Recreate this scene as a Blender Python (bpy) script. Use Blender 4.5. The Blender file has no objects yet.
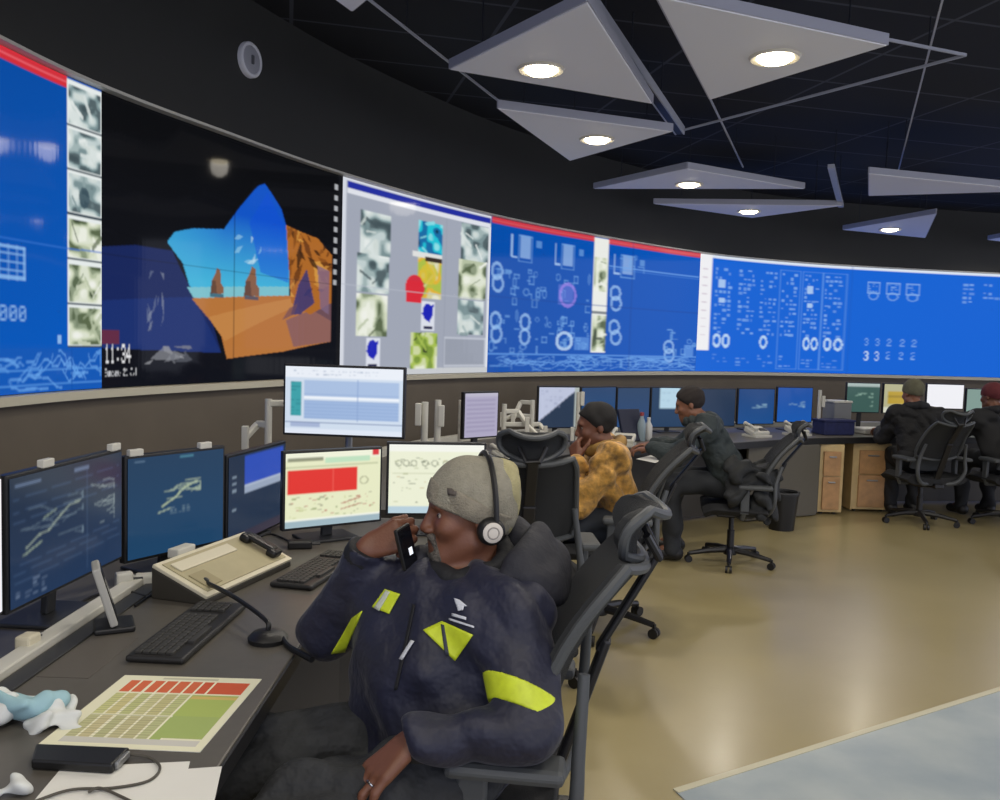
import bpy, bmesh, math, random
import numpy as np
from mathutils import Vector, Matrix
from mathutils.bvhtree import BVHTree

random.seed(7)
rng = np.random.RandomState(11)
scene = bpy.context.scene
COL = scene.collection

# ------------------------------------------------------------------ camera
F_PX, EYE = 860.0, 1.53
PITCH, ROLL = math.radians(3.87), math.radians(1.75)
_f = Vector((0, math.cos(PITCH), -math.sin(PITCH)))
_r0 = Vector((1, 0, 0)); _u0 = _r0.cross(_f)
CR = _r0 * math.cos(ROLL) + _u0 * math.sin(ROLL)
CU = CR.cross(_f)
cam_data = bpy.data.cameras.new('camera')
cam_data.sensor_width = 36.0
cam_data.lens = F_PX / 1000 * 36.0
cam_data.clip_start = 0.05
cam = bpy.data.objects.new('camera', cam_data)
m3 = Matrix((CR, CU, -_f)).transposed()
cam.matrix_world = Matrix.Translation((0, 0, EYE)) @ m3.to_4x4()
COL.objects.link(cam)
scene.camera = cam

# ------------------------------------------------------------------ world, exposure
world = bpy.data.worlds.new('world'); scene.world = world
world.use_nodes = True
world.node_tree.nodes['Background'].inputs[0].default_value = (0.76, 0.80, 1.0, 1)
world.node_tree.nodes['Background'].inputs[1].default_value = 1.45
vs = scene.view_settings
vs.view_transform = 'Standard'; vs.look = 'None'; vs.gamma = 1.0; vs.use_curve_mapping = False
vs.exposure = 0.0

CEIL = 3.40
def lamp(name, loc, watts, size=0.25, color=(1.0, 0.93, 0.82), spot=172):
    l = bpy.data.lights.new(name, 'SPOT')
    l.energy = watts; l.color = color; l.spot_size = math.radians(spot); l.spot_blend = 0.6
    l.shadow_soft_size = size
    o = bpy.data.objects.new(name, l); o.location = loc; COL.objects.link(o)
    return o
# unseen fill downlights added outside the frame (over the operators and behind the photographer)
for i, (x, y, w) in enumerate([(0.5, 0.6, 75), (-1.0, 0.9, 42), (1.9, 2.6, 65), (3.6, 4.6, 65),
                               (5.0, 6.6, 65), (2.6, 0.2, 60), (-0.3, -1.2, 60), (5.6, 2.5, 65)]):
    lamp('downlight_or_fill', (x, y, 2.9), w, 0.3)

# ------------------------------------------------------------------ pixel <-> world helpers
def ray(x, y):
    return (_f + CR * ((x - 500) / F_PX) - CU * ((y - 400) / F_PX)).normalized()
def on_z(x, y, z):
    d = ray(x, y); t = (z - EYE) / d.z
    return Vector((0, 0, EYE)) + d * t
def at(x, y, Y):
    d = ray(x, y)
    return Vector((0, 0, EYE)) + d * (Y / d.y)

# ------------------------------------------------------------------ colours / materials
def lin(h):
    if isinstance(h, str):
        h = h.lstrip('#'); h = [int(h[i:i + 2], 16) / 255 for i in (0, 2, 4)]
    return tuple(c / 12.92 if c <= 0.04045 else ((c + 0.055) / 1.055) ** 2.4 for c in h)
MATS = {}
def mat(name, col, rough=0.5, metal=0.0, noise=0.0, nscale=20.0, bump=0.0, bscale=60.0, spec=0.5, sheen=0.0, emit=None, estr=1.0, coat=0.0):
    if name in MATS: return MATS[name]
    m = bpy.data.materials.new(name); m.use_nodes = True
    nt = m.node_tree; b = nt.nodes['Principled BSDF']
    c = lin(col)
    b.inputs['Base Color'].default_value = (*c, 1)
    b.inputs['Roughness'].default_value = rough
    b.inputs['Metallic'].default_value = metal
    b.inputs['Specular IOR Level'].default_value = spec
    b.inputs['Sheen Weight'].default_value = sheen
    b.inputs['Coat Weight'].default_value = coat
    if emit is not None:
        b.inputs['Emission Color'].default_value = (*lin(emit), 1)
        b.inputs['Emission Strength'].default_value = estr
    if noise or bump:
        tc = nt.nodes.new('ShaderNodeTexCoord')
    if noise:
        n = nt.nodes.new('ShaderNodeTexNoise'); n.inputs['Scale'].default_value = nscale; n.inputs['Detail'].default_value = 5
        nt.links.new(tc.outputs['Object'], n.inputs['Vector'])
        r = nt.nodes.new('ShaderNodeValToRGB')
        r.color_ramp.elements[0].position = 0.3; r.color_ramp.elements[1].position = 0.7
        r.color_ramp.elements[0].color = (*[max(0, v * (1 - noise)) for v in c], 1)
        r.color_ramp.elements[1].color = (*[min(1, v * (1 + noise)) for v in c], 1)
        nt.links.new(n.outputs['Fac'], r.inputs['Fac']); nt.links.new(r.outputs['Color'], b.inputs['Base Color'])
    if bump:
        n2 = nt.nodes.new('ShaderNodeTexNoise'); n2.inputs['Scale'].default_value = bscale; n2.inputs['Detail'].default_value = 3
        nt.links.new(tc.outputs['Object'], n2.inputs['Vector'])
        bp = nt.nodes.new('ShaderNodeBump'); bp.inputs['Strength'].default_value = bump; bp.inputs['Distance'].default_value = 0.01 if bscale > 30 else 0.035
        nt.links.new(n2.outputs['Fac'], bp.inputs['Height']); nt.links.new(bp.outputs['Normal'], b.inputs['Normal'])
    MATS[name] = m
    return m

def attr_mat(name, emissive, rough=0.15, spec=0.5, strength=1.0):
    """Colour comes from the mesh's own 'col' attribute: a lit screen (emissive) or a printed sheet (base colour)."""
    if name in MATS: return MATS[name]
    m = bpy.data.materials.new(name); m.use_nodes = True
    nt = m.node_tree; b = nt.nodes['Principled BSDF']
    a = nt.nodes.new('ShaderNodeAttribute'); a.attribute_name = 'col'
    b.inputs['Roughness'].default_value = rough; b.inputs['Specular IOR Level'].default_value = spec
    if emissive:
        b.inputs['Base Color'].default_value = (0.004, 0.004, 0.005, 1)
        nt.links.new(a.outputs['Color'], b.inputs['Emission Color'])
        b.inputs['Emission Strength'].default_value = strength
    else:
        nt.links.new(a.outputs['Color'], b.inputs['Base Color'])
    MATS[name] = m
    return m

# ------------------------------------------------------------------ objects
def tag(o, label=None, cat=None, group=None, kind=None):
    if label: o['label'] = label
    if cat: o['category'] = cat
    if group: o['group'] = group
    if kind: o['kind'] = kind
    return o
def empty(name, loc=(0, 0, 0), rz=0.0, label=None, cat=None, group=None):
    o = bpy.data.objects.new(name, None); o.location = loc; o.rotation_euler = (0, 0, rz)
    o.empty_display_size = 0.1
    COL.objects.link(o)
    return tag(o, label, cat, group)
def link_mesh(name, me, m, parent=None, smooth=False):
    o = bpy.data.objects.new(name, me); COL.objects.link(o)
    if m is not None: me.materials.append(m)
    if smooth:
        me.polygons.foreach_set('use_smooth', [True] * len(me.polygons))
    if parent is not None: o.parent = parent
    return o
def children(o): return [c for c in COL.objects if c.parent == o]
def copy_tree(o, parent=None):
    kids = children(o)
    c = o.copy(); COL.objects.link(c); c.parent = parent
    for k in kids: copy_tree(k, c)
    return c

class MB:
    """Collects solids into one mesh."""
    def __init__(self): self.bm = bmesh.new()
    def _xf(self, verts, M):
        if M is not None: bmesh.ops.transform(self.bm, matrix=M, verts=verts)
    def box(self, c, s, r=0.0, M=None, seg=2):
        g = bmesh.ops.create_cube(self.bm, size=1.0); vs_ = g['verts']
        for v in vs_: v.co = Vector((v.co.x * s[0] + c[0], v.co.y * s[1] + c[1], v.co.z * s[2] + c[2]))
        allv = vs_
        if r > 0:
            es = list({e for v in vs_ for e in v.link_edges})
            res = bmesh.ops.bevel(self.bm, geom=es + vs_, offset=min(r, min(s) * 0.49), segments=seg, affect='EDGES', profile=0.5)
            allv = list({v for f in res['faces'] for v in f.verts} | {v for v in vs_ if v.is_valid})
        self._xf(allv, M); return self
    def bar(self, a, b, w, h, up=(0, 0, 1), r=0.0):
        a, b = Vector(a), Vector(b); d = b - a; L = d.length; y = d / L
        x = y.cross(Vector(up)); x = x.normalized() if x.length > 1e-5 else Vector((1, 0, 0)); z = x.cross(y)
        M = Matrix.Translation((a + b) / 2) @ Matrix((x, y, z)).transposed().to_4x4()
        return self.box((0, 0, 0), (w, L, h), r, M)
    def tube(self, pts, rad, n=8, closed=False, cap=True):
        pts = [Vector(p) for p in pts]; N = len(pts)
        rads = rad if isinstance(rad, (list, tuple)) else [rad] * N
        rings = []; prev = None
        for i, p in enumerate(pts):
            if closed: t = pts[(i + 1) % N] - pts[i - 1]
            else: t = pts[min(i + 1, N - 1)] - pts[max(i - 1, 0)]
            t = t.normalized() if t.length > 1e-9 else Vector((0, 0, 1))
            if prev is None:
                ref = Vector((0, 0, 1)) if abs(t.z) < 0.9 else Vector((1, 0, 0))
                nx = t.cross(ref).normalized()
            else:
                nx = (prev - t * prev.dot(t)); nx = nx.normalized() if nx.length > 1e-6 else t.orthogonal().normalized()
            prev = nx; ny = t.cross(nx)
            rings.append([self.bm.verts.new(p + (nx * math.cos(2 * math.pi * k / n) + ny * math.sin(2 * math.pi * k / n)) * rads[i]) for k in range(n)])
        for i in range(N if closed else N - 1):
            A, B = rings[i], rings[(i + 1) % N]
            for k in range(n): self.bm.faces.new((A[k], A[(k + 1) % n], B[(k + 1) % n], B[k]))
        if cap and not closed:
            self.bm.faces.new(list(reversed(rings[0]))); self.bm.faces.new(rings[-1])
        return self
    def lathe(self, prof, n=20, M=None, caps=True):
        rings = []; allv = []
        for (r, z) in prof:
            ring = [self.bm.verts.new((r * math.cos(2 * math.pi * k / n), r * math.sin(2 * math.pi * k / n), z)) for k in range(n)]
            rings.append(ring); allv += ring
        for A, B in zip(rings, rings[1:]):
            for k in range(n): self.bm.faces.new((A[k], A[(k + 1) % n], B[(k + 1) % n], B[k]))
        if caps: self.bm.faces.new(list(reversed(rings[0]))); self.bm.faces.new(rings[-1])
        self._xf(allv, M); return self
    def prism(self, pts, z0, z1):
        """pts: counter-clockwise outline in plan."""
        lo = [self.bm.verts.new((p[0], p[1], z0)) for p in pts]; hi = [self.bm.verts.new((p[0], p[1], z1)) for p in pts]
        n = len(pts)
        self.bm.faces.new(list(reversed(lo))); self.bm.faces.new(hi)
        for i in range(n): self.bm.faces.new((lo[i], lo[(i + 1) % n], hi[(i + 1) % n], hi[i]))
        return self
    def loft(self, rows, closed_v=False, thick=None, nrm=None):
        """rows of points -> grid; thick: offset along -nrm makes it a slab."""
        R = [[self.bm.verts.new(p) for p in row] for row in rows]
        for A, B in zip(R, R[1:]):
            for k in range(len(A) - 1): self.bm.faces.new((A[k], A[k + 1], B[k + 1], B[k]))
            if closed_v: self.bm.faces.new((A[-1], A[0], B[0], B[-1]))
        return self
    def slab(self, fn, nu, nv, th):
        """fn(u,v)->point, u,v in 0..1; a curved slab of thickness th behind the surface."""
        P = [[Vector(fn(i / nu, j / nv)) for i in range(nu + 1)] for j in range(nv + 1)]
        def nr(j, i):
            a = P[j][min(i + 1, nu)] - P[j][max(i - 1, 0)]; b = P[min(j + 1, nv)][i] - P[max(j - 1, 0)][i]
            return a.cross(b).normalized()
        A = [[self.bm.verts.new(P[j][i]) for i in range(nu + 1)] for j in range(nv + 1)]
        B = [[self.bm.verts.new(P[j][i] - nr(j, i) * th) for i in range(nu + 1)] for j in range(nv + 1)]
        for j in range(nv):
            for i in range(nu):
                self.bm.faces.new((A[j][i], A[j][i + 1], A[j + 1][i + 1], A[j + 1][i]))
                self.bm.faces.new((B[j][i], B[j + 1][i], B[j + 1][i + 1], B[j][i + 1]))
        for i in range(nu):
            self.bm.faces.new((A[0][i], B[0][i], B[0][i + 1], A[0][i + 1]))
            self.bm.faces.new((A[nv][i], A[nv][i + 1], B[nv][i + 1], B[nv][i]))
        for j in range(nv):
            self.bm.faces.new((A[j][0], A[j + 1][0], B[j + 1][0], B[j][0]))
            self.bm.faces.new((A[j][nu], B[j][nu], B[j + 1][nu], A[j + 1][nu]))
        return self
    def build(self, name, m, parent=None, smooth=False, bevel=0.0, sub=0):
        bmesh.ops.recalc_face_normals(self.bm, faces=self.bm.faces[:])
        me = bpy.data.meshes.new(name); self.bm.to_mesh(me); self.bm.free()
        o = link_mesh(name, me, m, parent, smooth)
        if bevel:
            b = o.modifiers.new('bevel', 'BEVEL'); b.width = bevel; b.segments = 2; b.limit_method = 'ANGLE'
        if sub:
            s = o.modifiers.new('subsurf', 'SUBSURF'); s.levels = sub; s.render_levels = sub
        if smooth and not sub:
            try: me.set_sharp_from_angle(angle=math.radians(40))
            except Exception: pass
        return o

def spline(pts, n):
    """Catmull-Rom through pts, n samples per span."""
    P = [Vector(p) for p in pts]; P = [P[0] * 2 - P[1]] + P + [P[-1] * 2 - P[-2]]; out = []
    for i in range(1, len(P) - 2):
        for k in range(n):
            t = k / n; a, b, c, d = P[i - 1], P[i], P[i + 1], P[i + 2]
            out.append(0.5 * ((2 * b) + (c - a) * t + (2 * a - 5 * b + 4 * c - d) * t * t + (3 * b - a - 3 * c + d) * t ** 3))
    out.append(P[-2]); return out

# ------------------------------------------------------------------ screen pictures: a fine mesh of coloured cells
FONT = {'0': '01110 10001 10011 10101 11001 10001 01110', '1': '00100 01100 00100 00100 00100 00100 01110', '2': '01110 10001 00001 00110 01000 10000 11111',
        '3': '01110 10001 00001 00110 00001 10001 01110', '4': '00010 00110 01010 10010 11111 00010 00010', ':': '00000 00100 00000 00000 00000 00100 00000',
        'S': '01111 10000 10000 01110 00001 00001 11110', 'u': '00000 00000 10001 10001 10001 10011 01101', 'n': '00000 00000 10110 11001 10001 10001 10001',
        'd': '00001 00001 01101 10011 10001 10001 01111', 'a': '00000 00000 01110 00001 01111 10001 01111', 'y': '00000 00000 10001 10001 01111 00001 01110',
        ',': '00000 00000 00000 00000 00110 00100 01000', 'J': '00111 00010 00010 00010 00010 10010 01100', 'l': '01100 00100 00100 00100 00100 00100 01110', ' ': ' '.join(['00000'] * 7)}
class Canvas:
    """logical coords x0..x1, y0..y1 (y down); nx*ny cells."""
    def __init__(s, x0, x1, y0, y1, nx, ny, bg):
        s.x0, s.x1, s.y0, s.y1, s.nx, s.ny = x0, x1, y0, y1, nx, ny
        s.a = np.empty((ny, nx, 3)); s.a[:] = lin(bg)
        s.gx = x0 + (np.arange(nx) + 0.5) / nx * (x1 - x0); s.gy = y0 + (np.arange(ny) + 0.5) / ny * (y1 - y0)
        s.X, s.Y = np.meshgrid(s.gx, s.gy)
    def _put(s, m, c, al=1.0):
        c = np.array(lin(c)) if isinstance(c, (str, list, tuple)) else c
        s.a[m] = s.a[m] * (1 - al) + c * al
    def rect(s, x0, y0, x1, y1, c, al=1.0):
        s._put((s.X >= x0) & (s.X < x1) & (s.Y >= y0) & (s.Y < y1), c, al)
    def frame(s, x0, y0, x1, y1, c, t, al=1.0):
        s.rect(x0, y0, x1, y0 + t, c, al); s.rect(x0, y1 - t, x1, y1, c, al); s.rect(x0, y0, x0 + t, y1, c, al); s.rect(x1 - t, y0, x1, y1, c, al)
    def inside(s, pts):
        m = np.zeros(s.X.shape, bool); n = len(pts)
        for i in range(n):
            xa, ya = pts[i]; xb, yb = pts[(i + 1) % n]
            if ya == yb: continue
            m ^= ((ya > s.Y) != (yb > s.Y)) & (s.X < (xb - xa) * (s.Y - ya) / (yb - ya) + xa)
        return m
    def poly(s, pts, c, al=1.0): s._put(s.inside(pts), c, al)
    def line(s, pts, c, t, al=1.0):
        for (xa, ya), (xb, yb) in zip(pts, pts[1:]):
            dx, dy = xb - xa, yb - ya; L = max(dx * dx + dy * dy, 1e-9)
            u = np.clip(((s.X - xa) * dx + (s.Y - ya) * dy) / L, 0, 1)
            s._put(np.hypot(s.X - xa - u * dx, s.Y - ya - u * dy) < t / 2, c, al)
    def ring(s, cx, cy, rx, ry, c, t=0.3, al=1.0):
        d = np.hypot((s.X - cx) / rx, (s.Y - cy) / ry); s._put((d < 1) & (d > 1 - t), c, al)
    def disc(s, cx, cy, rx, ry, c, al=1.0): s._put(np.hypot((s.X - cx) / rx, (s.Y - cy) / ry) < 1, c, al)
    def text(s, x, y, st, c, w, h, al=1.0):
        for ch in st:
            for j, row in enumerate(FONT[ch].split()):
                for i, b in enumerate(row):
                    if b == '1': s.rect(x + i * w / 5, y + j * h / 7, x + (i + 1.05) * w / 5, y + (j + 1.05) * h / 7, c, al)
            x += w * 1.25
    def blobs(s, x0, y0, x1, y1, cols, n, seed, smin=0.1, smax=0.4, al=0.9):
        r = random.Random(seed)
        for _ in range(n):
            cx, cy = r.uniform(x0, x1), r.uniform(y0, y1); a = r.uniform(0, 6.28); L = r.uniform(smin, smax)
            dx, dy = math.cos(a) * L * (x1 - x0), math.sin(a) * L * (y1 - y0)
            pts = [(cx + dx, cy + dy), (cx - dy * 0.3 * (x1 - x0) / (y1 - y0), cy + dx * 0.3 * (y1 - y0) / (x1 - x0)), (cx - dx, cy - dy), (cx + dy * 0.3, cy - dx * 0.3)]
            pts = [(min(max(px, x0), x1), min(max(py, y0), y1)) for px, py in pts]
            s.poly(pts, r.choice(cols), al)
    def glyphs(s, x0, y0, x1, y1, c, rows, cols, seed, fill=0.6, al=0.8):
        r = random.Random(seed); dx, dy = (x1 - x0) / cols, (y1 - y0) / rows
        for j in range(rows):
            for i in range(cols):
                if r.random() < fill:
                    w = r.uniform(0.3, 0.95); s.rect(x0 + i * dx, y0 + (j + 0.2) * dy, x0 + (i + w) * dx, y0 + (j + r.uniform(0.5, 0.85)) * dy, c, al * r.uniform(0.5, 1))
    def picture(s, x0, y0, x1, y1, seed, cols, base, grain=9):
        """a small unsharp camera picture: patches of the given tones."""
        m = (s.X >= x0) & (s.X < x1) & (s.Y >= y0) & (s.Y < y1); r = np.random.RandomState(seed)
        u, v = (s.X[m] - x0) / (x1 - x0) * (grain - 1), (s.Y[m] - y0) / (y1 - y0) * (grain - 1)
        def vn(g):
            i, j = np.minimum(u.astype(int), grain - 2), np.minimum(v.astype(int), grain - 2); a, b = u - i, v - j; a, b = a * a * (3 - 2 * a), b * b * (3 - 2 * b)
            return (g[j, i] * (1 - a) + g[j, i + 1] * a) * (1 - b) + (g[j + 1, i] * (1 - a) + g[j + 1, i + 1] * a) * b
        n = np.clip((vn(r.rand(grain, grain)) - 0.5) * 1.9 + 0.5, 0, 0.999) * (len(cols) - 1)
        P = np.array(sorted([lin(c) for c in cols], key=sum)); n = np.clip(n * 0.7 + 0.3 * vn(r.rand(grain, grain)) * (len(cols) - 1), 0, len(cols) - 1.01); k = n.astype(int); t = np.clip(((n - k) - 0.35) / 0.3, 0, 1)[:, None]
        s.a[m] = P[k] * (1 - t) + P[k + 1] * t
    def blur(s, times=1):
        for _ in range(times):
            p = np.pad(s.a, ((1, 1), (1, 1), (0, 0)), mode='edge')
            s.a = (p[:-2, 1:-1] + p[2:, 1:-1] + 2 * p[1:-1, 1:-1]) / 4; p = np.pad(s.a, ((1, 1), (1, 1), (0, 0)), mode='edge'); s.a = (p[1:-1, :-2] + p[1:-1, 2:] + 2 * p[1:-1, 1:-1]) / 4
    def mesh(s, name, fn, m, parent):
        """fn(u,v) arrays -> (X,Y,Z); u to the right, v down, both 0..1."""
        U, V = np.meshgrid(np.linspace(0, 1, s.nx + 1), np.linspace(0, 1, s.ny + 1))
        co = np.stack(fn(U, V), -1).reshape(-1, 3).astype(np.float32)
        W = s.nx + 1; i, j = np.meshgrid(np.arange(s.nx), np.arange(s.ny))
        q = np.stack([j * W + i, (j + 1) * W + i, (j + 1) * W + i + 1, j * W + i + 1], -1).reshape(-1, 4)
        me = np_mesh(name, co, q)
        at_ = me.attributes.new('col', 'FLOAT_COLOR', 'FACE')
        at_.data.foreach_set('color', np.concatenate([s.a.reshape(-1, 3), np.ones((s.nx * s.ny, 1))], 1).astype(np.float32).ravel())
        return link_mesh(name, me, m, parent)
def np_mesh(name, co, q):
    me = bpy.data.meshes.new(name); n = len(q)
    me.vertices.add(len(co)); me.vertices.foreach_set('co', np.asarray(co, np.float32).ravel())
    me.loops.add(n * 4); me.loops.foreach_set('vertex_index', np.asarray(q, np.int32).ravel())
    me.polygons.add(n); me.polygons.foreach_set('loop_start', np.arange(n, dtype=np.int32) * 4)
    me.update(calc_edges=True); me.validate()
    return me

# ------------------------------------------------------------------ smooth solids (bodies, cloth): distance fields meshed as one continuous surface
def npv(v): return np.array(v, dtype=np.float64)
class Field:
    def __init__(s, lo, hi, h):
        s.lo = npv(lo); s.h = h; s.n = np.ceil((npv(hi) - s.lo) / h).astype(int) + 1
        s.D = np.full(s.n, 5.0, np.float32)
    def block(s, lo, hi, m):
        a = np.clip(np.floor((npv(lo) - m - s.lo) / s.h).astype(int), 0, s.n); b = np.clip(np.ceil((npv(hi) + m - s.lo) / s.h).astype(int) + 1, 0, s.n)
        sl = tuple(slice(a[k], b[k]) for k in range(3))
        ax = [s.lo[k] + np.arange(a[k], b[k]) * s.h for k in range(3)]
        return sl, (ax[0][:, None, None], ax[1][None, :, None], ax[2][None, None, :])
    def op(s, prim, k=0.02, sub=False):
        lo, hi, fn = prim
        sl, P = s.block(lo, hi, k + 5 * s.h)
        if s.D[sl].size == 0: return s
        d = fn(P).astype(np.float32); D = s.D[sl]
        if sub:
            hh = np.clip(0.5 - 0.5 * (D + d) / max(k, 1e-6), 0, 1); s.D[sl] = D * (1 - hh) + (-d) * hh + k * hh * (1 - hh)
        else:
            hh = np.clip(0.5 + 0.5 * (d - D) / max(k, 1e-6), 0, 1); s.D[sl] = d * (1 - hh) + D * hh - k * hh * (1 - hh)
        return s
    def axes(s): return tuple((s.lo[k] + np.arange(s.n[k]) * s.h).reshape([-1 if j == k else 1 for j in range(3)]) for k in range(3))
    def mesh(s, name, m, parent=None, smooth_it=1):
        D = s.D.copy(); D[0], D[-1] = 5, 5; D[:, 0], D[:, -1] = 5, 5; D[:, :, 0], D[:, :, -1] = 5, 5
        I = D < 0; c = np.zeros(tuple(s.n - 1), np.int8)
        for dx in (0, 1):
            for dy in (0, 1):
                for dz in (0, 1): c += I[dx:s.n[0] - 1 + dx, dy:s.n[1] - 1 + dy, dz:s.n[2] - 1 + dz]
        mask = (c > 0) & (c < 8); idx = np.argwhere(mask); N = len(idx)
        vid = np.full(mask.shape, -1, np.int64); vid[mask] = np.arange(N)
        val = {(dx, dy, dz): D[idx[:, 0] + dx, idx[:, 1] + dy, idx[:, 2] + dz] for dx in (0, 1) for dy in (0, 1) for dz in (0, 1)}
        acc = np.zeros((N, 3)); cnt = np.zeros(N)
        for ca in val:
            for ax in range(3):
                if ca[ax]: continue
                cb = list(ca); cb[ax] = 1; cb = tuple(cb); a, b = val[ca], val[cb]; x = (a < 0) != (b < 0)
                t = np.where(x, a / np.where(x, a - b, 1), 0); p = np.tile(npv(ca), (N, 1)); p[:, ax] += t
                acc[x] += p[x]; cnt[x] += 1
        co = s.lo + (idx + acc / cnt[:, None]) * s.h
        qs = []
        for ax in range(3):
            o1, o2 = (ax + 1) % 3, (ax + 2) % 3
            A = np.take(I, range(s.n[ax] - 1), ax); B = np.take(I, range(1, s.n[ax]), ax)
            e = np.argwhere(A != B); e = e[(e[:, o1] > 0) & (e[:, o2] > 0) & (e[:, o1] < s.n[o1] - 1) & (e[:, o2] < s.n[o2] - 1)]
            ins = A[tuple(e.T)]
            def g(d1, d2):
                k = e.copy(); k[:, o1] -= d1; k[:, o2] -= d2; return vid[tuple(k.T)]
            q = np.stack([g(1, 1), g(0, 1), g(0, 0), g(1, 0)], 1); q[~ins] = q[~ins][:, ::-1]; qs.append(q)
        q = np.concatenate(qs); q = q[(q >= 0).all(1)]
        for _ in range(smooth_it):
            S = np.zeros_like(co); C = np.zeros(N)
            for a_ in range(4):
                for st in (1, 3): np.add.at(S, q[:, a_], co[q[:, (a_ + st) % 4]]); np.add.at(C, q[:, a_], 1)
            co = np.where(C[:, None] > 0, co * 0.5 + 0.5 * S / np.maximum(C, 1)[:, None], co)
        return link_mesh(name, np_mesh(name, co, q), m, parent, True)
def _len(a): return np.sqrt(a[0] ** 2 + a[1] ** 2 + a[2] ** 2)
def cap(a, b, ra, rb=None, n=None, sq=1.0):
    """tapered limb a->b; n, sq: flattened along the direction n."""
    a, b = npv(a), npv(b); rb = ra if rb is None else rb; ba = b - a; L2 = max(ba @ ba, 1e-9); R = max(ra, rb)
    if n is not None: n = npv(n) / np.linalg.norm(n)
    def fn(P):
        q = [P[k] - a[k] for k in range(3)]
        t = np.clip((q[0] * ba[0] + q[1] * ba[1] + q[2] * ba[2]) / L2, 0, 1)
        w = [q[k] - t * ba[k] for k in range(3)]
        if n is not None:
            dn = w[0] * n[0] + w[1] * n[1] + w[2] * n[2]; w = [w[k] + dn * n[k] * (1 / sq - 1) for k in range(3)]
        return _len(w) - (ra + t * (rb - ra))
    return np.minimum(a, b) - R, np.maximum(a, b) + R, fn
def ell(c, r, M=None):
    c, r = npv(c), npv(r); R = r.max(); M = np.eye(3) if M is None else np.array(M)   # M columns = axes
    def fn(P):
        q = [P[k] - c[k] for k in range(3)]
        l = [q[0] * M[0, i] + q[1] * M[1, i] + q[2] * M[2, i] for i in range(3)]
        k0 = _len([l[i] / r[i] for i in range(3)]); k1 = _len([l[i] / r[i] ** 2 for i in range(3)])
        return k0 * (k0 - 1) / np.maximum(k1, 1e-6)
    return c - R, c + R, fn
def wrinkle(F, amp, seed=0, scale=1.0):
    x, y, z = F.axes(); s_ = scale
    n = (np.sin(31 * s_ * z + 5 * np.sin(9 * s_ * x + seed) + 4 * np.sin(8 * s_ * y + 2 * seed)) +
         0.8 * np.sin(24 * s_ * (x + 0.6 * y) + 4 * np.sin(10 * s_ * z + seed * 3)) + 0.5 * np.sin(55 * s_ * (z - 0.5 * x) + 5 * np.sin(13 * s_ * y + seed)))
    n = n + 1.7 * (1 - 2.2 * np.abs(np.sin(17 * s_ * (z + 0.7 * x - 0.4 * y) + 3 * np.sin(7 * s_ * y + seed) + 2.5 * np.sin(8 * s_ * x)))) * (0.5 + 0.5 * np.sin(6 * x + 5 * z + 7 * y + seed))
    F.D += (amp * n).astype(np.float32) * (np.abs(F.D) < 0.06)
# ================================================================== the room
M_ = mat
def floor_material(name, c1, c2, rough, scale, spec=0.5, coat=0.0):
    m = bpy.data.materials.new(name); m.use_nodes = True; nt = m.node_tree; b = nt.nodes['Principled BSDF']
    tc = nt.nodes.new('ShaderNodeTexCoord'); n = nt.nodes.new('ShaderNodeTexNoise'); n.inputs['Scale'].default_value = scale; n.inputs['Detail'].default_value = 6
    r = nt.nodes.new('ShaderNodeValToRGB'); r.color_ramp.elements[0].position = 0.35; r.color_ramp.elements[1].position = 0.68
    r.color_ramp.elements[0].color = (*lin(c1), 1); r.color_ramp.elements[1].color = (*lin(c2), 1)
    nt.links.new(tc.outputs['Object'], n.inputs['Vector']); nt.links.new(n.outputs['Fac'], r.inputs['Fac']); nt.links.new(r.outputs['Color'], b.inputs['Base Color'])
    b.inputs['Roughness'].default_value = rough; b.inputs['Specular IOR Level'].default_value = spec; b.inputs['Coat Weight'].default_value = coat; b.inputs['Coat Roughness'].default_value = 0.16
    return m
mb = MB(); mb.box((3.5, 5.5, -0.05), (15, 17, 0.1)); fl = mb.build('floor', floor_material('floor_tan', '#978a62', '#a3966e', 0.30, 0.9, 0.8, 0.12)); tag(fl, kind='structure')
# pale floor section in the lower right of the room
e0, e1 = on_z(680, 791, 0), on_z(1000, 690, 0)
dd = (e1 - e0).normalized(); p0, p1 = e0 - dd * 0.02, e1 + dd * 4.0
nn = Vector((dd.y, -dd.x, 0))
mb = MB(); mb.prism([(p0.x, p0.y), (p0.x + nn.x * 3 - dd.x * 0.5, p0.y + nn.y * 3 - dd.y * 0.5), (p1.x + nn.x * 3, p1.y + nn.y * 3), (p1.x, p1.y)], 0.0, 0.004)
tag(mb.build('floor_inlay', floor_material('floor_pale', '#8b979f', '#abb3b3', 0.35, 2.2)), 'pale grey floor section with a slanting edge', kind='structure')

mb = MB(); mb.bar((p0.x, p0.y, 0.004), (p1.x, p1.y, 0.004), 0.028, 0.006); tag(mb.build('trim_3', M_('floor_trim_cream', '#c2bda4', 0.4)), 'thin cream strip along the slanting floor edge', kind='structure')
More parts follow.
